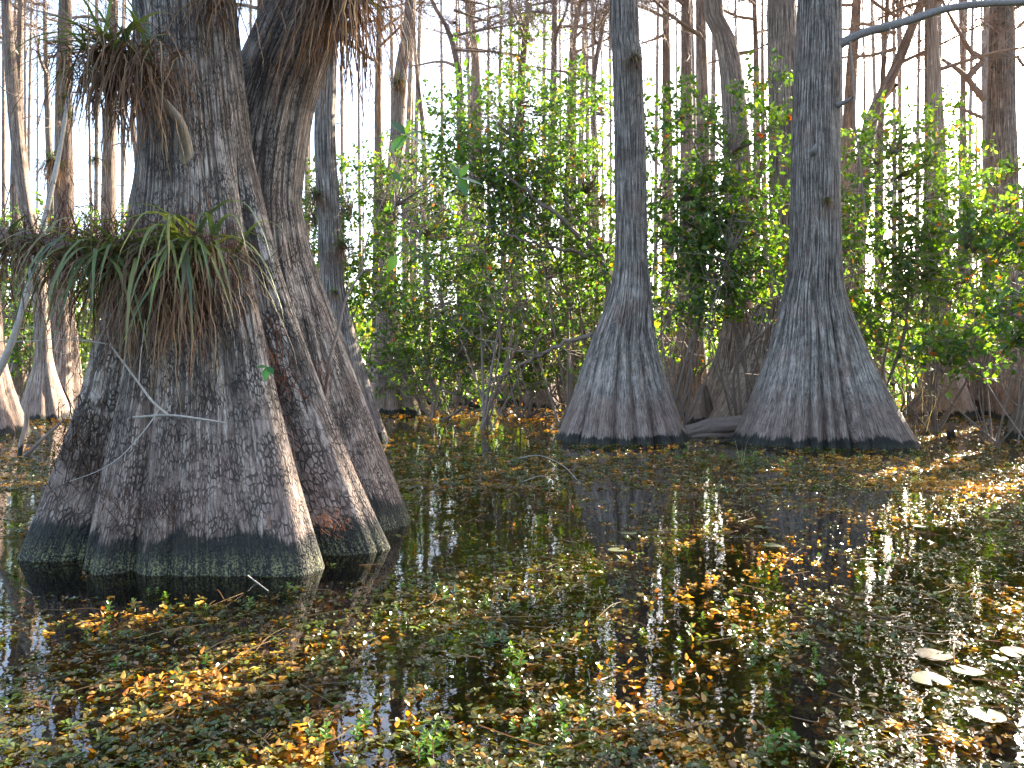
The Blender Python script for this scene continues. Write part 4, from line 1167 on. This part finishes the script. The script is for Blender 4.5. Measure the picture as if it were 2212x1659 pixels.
cnt = 0
for (vx, vy, sx, sy, n, where) in [(430, 1480, 120, 45, 46, 'in the glowing patch below the huge trunk'), (300, 1500, 130, 30, 18, 'in the lower left corner'), (650, 1615, 80, 22, 20, 'at the bottom edge left of the middle'),
                                  (1400, 1470, 150, 70, 40, 'in the amber patch at lower middle'), (1650, 1200, 150, 50, 44, 'in the amber streak before the stout grey cypress'), (1500, 1300, 160, 60, 26, 'between amber streak and amber patch'),
                                  (1500, 1580, 160, 45, 24, 'at the bottom edge right of the middle'), (250, 1340, 110, 40, 16, 'close under the huge trunk'), (2050, 1600, 110, 40, 16, 'around the nearest lily pad'),
                                  (860, 1560, 130, 50, 14, 'in the pale reflection at the lower middle'), (700, 1400, 70, 30, 10, 'by the curled brown stalk'), (1180, 1130, 90, 40, 10, 'on the dark open water in the middle')]:
    for i in range(n):
        x_, y_ = rng.normal(vx, sx * .6), rng.normal(vy, sy * .6)
        if y_ > 1655 or y_ < 1040: continue
        p = W(x_, y_); p[2] = .004
        up = rng.random() < .6
        place_leaf(p, rng.uniform(.020, .034) * (1 + .05 * max(0, p[1] - 4)), rng.uniform(0, 6.28), rng.uniform(.6, 1.5) if up else rng.uniform(0, .4), rng.uniform(-.5, .5), int(rng.integers(5)), where)


# green emergent sprigs
def sprig_mesh(kind):
    g = np.random.default_rng(40 + kind); b = Bag(); h = g.uniform(.03, .07)
    b.add(*tube(np.array([(0, 0, -.06), (.003, 0, 0), (0, .003, h)]), np.array([.003, .0025, .0018]), 5)[:2], None, np.array((.20, .08, .04)))
    m = 12; a = np.arange(m) * 2.4 + g.uniform(0, 6)
    t = np.linspace(.1, 1, m); el = .15 + .9 * t ** 2
    pos = np.stack([0 * t, 0 * t, h * t], -1)
    X = np.stack([np.cos(a) * np.cos(el), np.sin(a) * np.cos(el), np.sin(el)], -1)
    col = np.array([(.05, .13, .02), (.07, .16, .025), (.05, .10, .04)])[kind % 3] * g.uniform(.8, 1.2, (m, 1))
    V, F, C = scatter(LEAFW, LEAF_F, pos, X, np.tile([[0, 0, 1.0]], (m, 1)) + g.normal(0, .2, (m, 3)), .038 * (1.15 - .5 * t) * g.uniform(.8, 1.2, m), col)
    b.add(V, F, None, C)
    return mesh_data('water_sprig', np.concatenate(b.V), [np.concatenate([f for f in b.F if f.shape[1] == 4])], M['weed'], False, None, np.concatenate(b.C))


SM = [sprig_mesh(i) for i in range(5)]
for (vx, vy, sx, sy, n) in [(380, 1310, 110, 25, 8), (330, 1400, 120, 60, 8), (900, 1290, 110, 50, 10), (1050, 1400, 130, 90, 12), (950, 1610, 90, 30, 8), (1560, 1360, 140, 60, 12), (1720, 1450, 120, 90, 10), (1700, 1620, 130, 30, 8), (1650, 1000, 160, 18, 34), (1450, 985, 60, 12, 10), (750, 1580, 80, 40, 6), (1900, 1250, 120, 70, 8), (1200, 1560, 120, 50, 8)]:
    for i in range(n):
        x_, y_ = rng.normal(vx, sx * .6), rng.normal(vy, sy * .6)
        spot = 'at the foot of the grey cypresses' if y_ < 1060 else 'below the huge trunk' if x_ < 620 else 'in the lower right half' if x_ > 1400 else 'in the lower middle'
        if not 960 < y_ < 1650: continue
        o = bpy.data.objects.new('water_sprig', SM[int(rng.integers(5))]); link(o)
        p = W(x_, y_); s = rng.uniform(.45, .8) * (1.7 if p[1] > 7 else 1)
        o.location = tuple(p); o.scale = (s, s, s); o.rotation_euler = (rng.normal(0, .15), rng.normal(0, .15), rng.uniform(0, 6.28))
        tag(o, 'little upright green water plant sprig ' + spot, 'water plant', 'green sprigs standing out of the water')


# lily pads
def pad(label, vx, vy, wpx, az, tilt, col, z=.019):
    p = W(vx, vy); r = wpx * .5 * p[1] / FPX
    n, rings = 84, 6
    a = np.linspace(.3, 2 * np.pi - .3, n)
    V = []
    for j in range(rings + 1):
        f = j / rings
        for k in range(n):
            wav = 1 + (.03 * math.sin(3 * a[k] + vx) + .025 * math.sin(11 * a[k] + vy) * math.sin(2 * a[k])) * f
            V.append((r * f * wav * math.cos(a[k]), r * f * wav * math.sin(a[k]) * .93, .0008 * math.sin(5 * a[k] + vx) * f * f + r * .03 * f ** 3 * math.sin(2 * a[k] + vy)))
    V = np.array(V)
    aa = np.tile(a, rings + 1)
    C = np.array(col)[None] * (0.7 + .35 * vnoise(V[:, 0] * 60, V[:, 1] * 60)[:, None] + .25 * (np.cos(aa * 14) > .55)[:, None])
    o = mobj('lily_pad', V, grid_faces(rings + 1, n), M['pad'], None, True, None, C)
    o.location = (p[0], p[1], z); o.rotation_euler = (tilt, tilt * .5, az)
    return tag(o, label, 'lily pad', 'floating lily pads')


g1, g2, g3 = (.16, .17, .08), (.20, .14, .07), (.13, .15, .06)
pad('lily pad farthest back in the right-hand cluster, dull tan', 2019, 1424, 76, .3, .02, g2)
pad('bright lily pad just behind the notched one in the right cluster', 2090, 1459, 66, 2.0, .02, g1)
pad('bright notched lily pad, leftmost of the right cluster', 2010, 1478, 80, 4.6, .02, g1)
pad('small lily pad right of the dull tan one', 2160, 1432, 34, 1.0, .03, g1)
pad('tan lily pad with a raised edge at the right border', 2190, 1418, 54, 5.0, .12, g2)
pad('large bright lily pad with a deep notch, nearest at the lower right', 2131, 1556, 78, 1.2, .02, g1)
pad('lone small lily pad at the lower middle right', 1836, 1577, 32, .2, .02, g1)
pad('small brown lily pad below the notched bright ones', 1886, 1512, 24, 3.2, .02, g2)
pad('pale oval lily pad in the sunlit orange weed', 1667, 1184, 44, 2.2, .03, g1)
pad('grey lily pad behind the pale oval one', 1646, 1144, 33, .9, .04, g3)
pad('lily pad at the edge of the bright glare', 1986, 1142, 28, .4, .03, g1)
pad('grey lily pad in the shade right of the glare', 2148, 1129, 36, 3.0, .03, g3)
pad('pale lily pad at the dark water in the middle', 1330, 1194, 36, .5, .03, g1)
pad('half hidden lily pad behind the pale middle one', 1357, 1157, 40, 2.8, .05, g3)

# grass stems and twigs lying in the water
for i, (lab, pts, r, mt) in enumerate([
    ('pale grass stem arching over the water before the slender grey cypress', [(1120, 990, 9.6), (1165, 984, 9.5), (1215, 1005, 9.2), (1255, 1046, 7.9)], .006, 'twig_pale'),
    ('thin pale stem looping beside the arching grass stem', [(1130, 1040, 8.1), (1170, 1028, 8.2), (1200, 1042, 8.0)], .004, 'twig_pale'),
    ('yellowish twig rising from the dark water before the huge trunk', [(535, 1243, 4.2), (555, 1258, 4.2), (580, 1277, 4.04)], .004, 'twig_pale'),
    ('curled brown dead leaf stalk floating in the lower left', [(588, 1412, 3.15), (598, 1430, 3.1), (640, 1437, 3.05), (690, 1434, 3.05)], .008, 'twig'),
    ('bent pale straw poking from the water in the lower middle', [(872, 1450, 2.97), (893, 1468, 2.95), (905, 1500, 2.76)], .003, 'twig_pale'),
    ('upright reed stub in the lower middle', [(1128, 1364, 3.35), (1130, 1400, 3.35), (1131, 1432, 3.05)], .004, 'twig_pale'),
    ('long straw lying across the orange weed', [(1330, 1545, 2.62), (1420, 1490, 2.8), (1530, 1460, 2.93)], .003, 'twig_pale'),
    ('curved straw lying by the dark gap left of the lily pads', [(1800, 1420, 3.12), (1830, 1450, 2.98), (1880, 1478, 2.84)], .003, 'twig_pale'),
    ('thin yellow stalk rising among the lily pads', [(2048, 1500, 2.78), (2040, 1540, 2.72), (2035, 1605, 2.4)], .003, 'twig_pale'),
]):
    sticks('straw', lab, 'stem', [(pts, r, r * .6)], M[mt], 'straws and stems in the water', 6)
b = Bag()
q0 = W(1602, 1003)
for i in range(9):
    a = rng.uniform(0, 6.28); p = blade_path(q0 + rng.normal(0, .03, 3) * (1, 1, 0), (np.cos(a) * .5, np.sin(a) * .5, 1.0), rng.uniform(.2, .42), .5, 9)
    b.add(*ribbon(p, np.linspace(.008, .001, 9), np.array((.22, .22, .12))))
tag(b.build('grass_tuft', M['weed'], None), 'small tuft of pale grass at the foot of the stout grey cypress', 'grass')
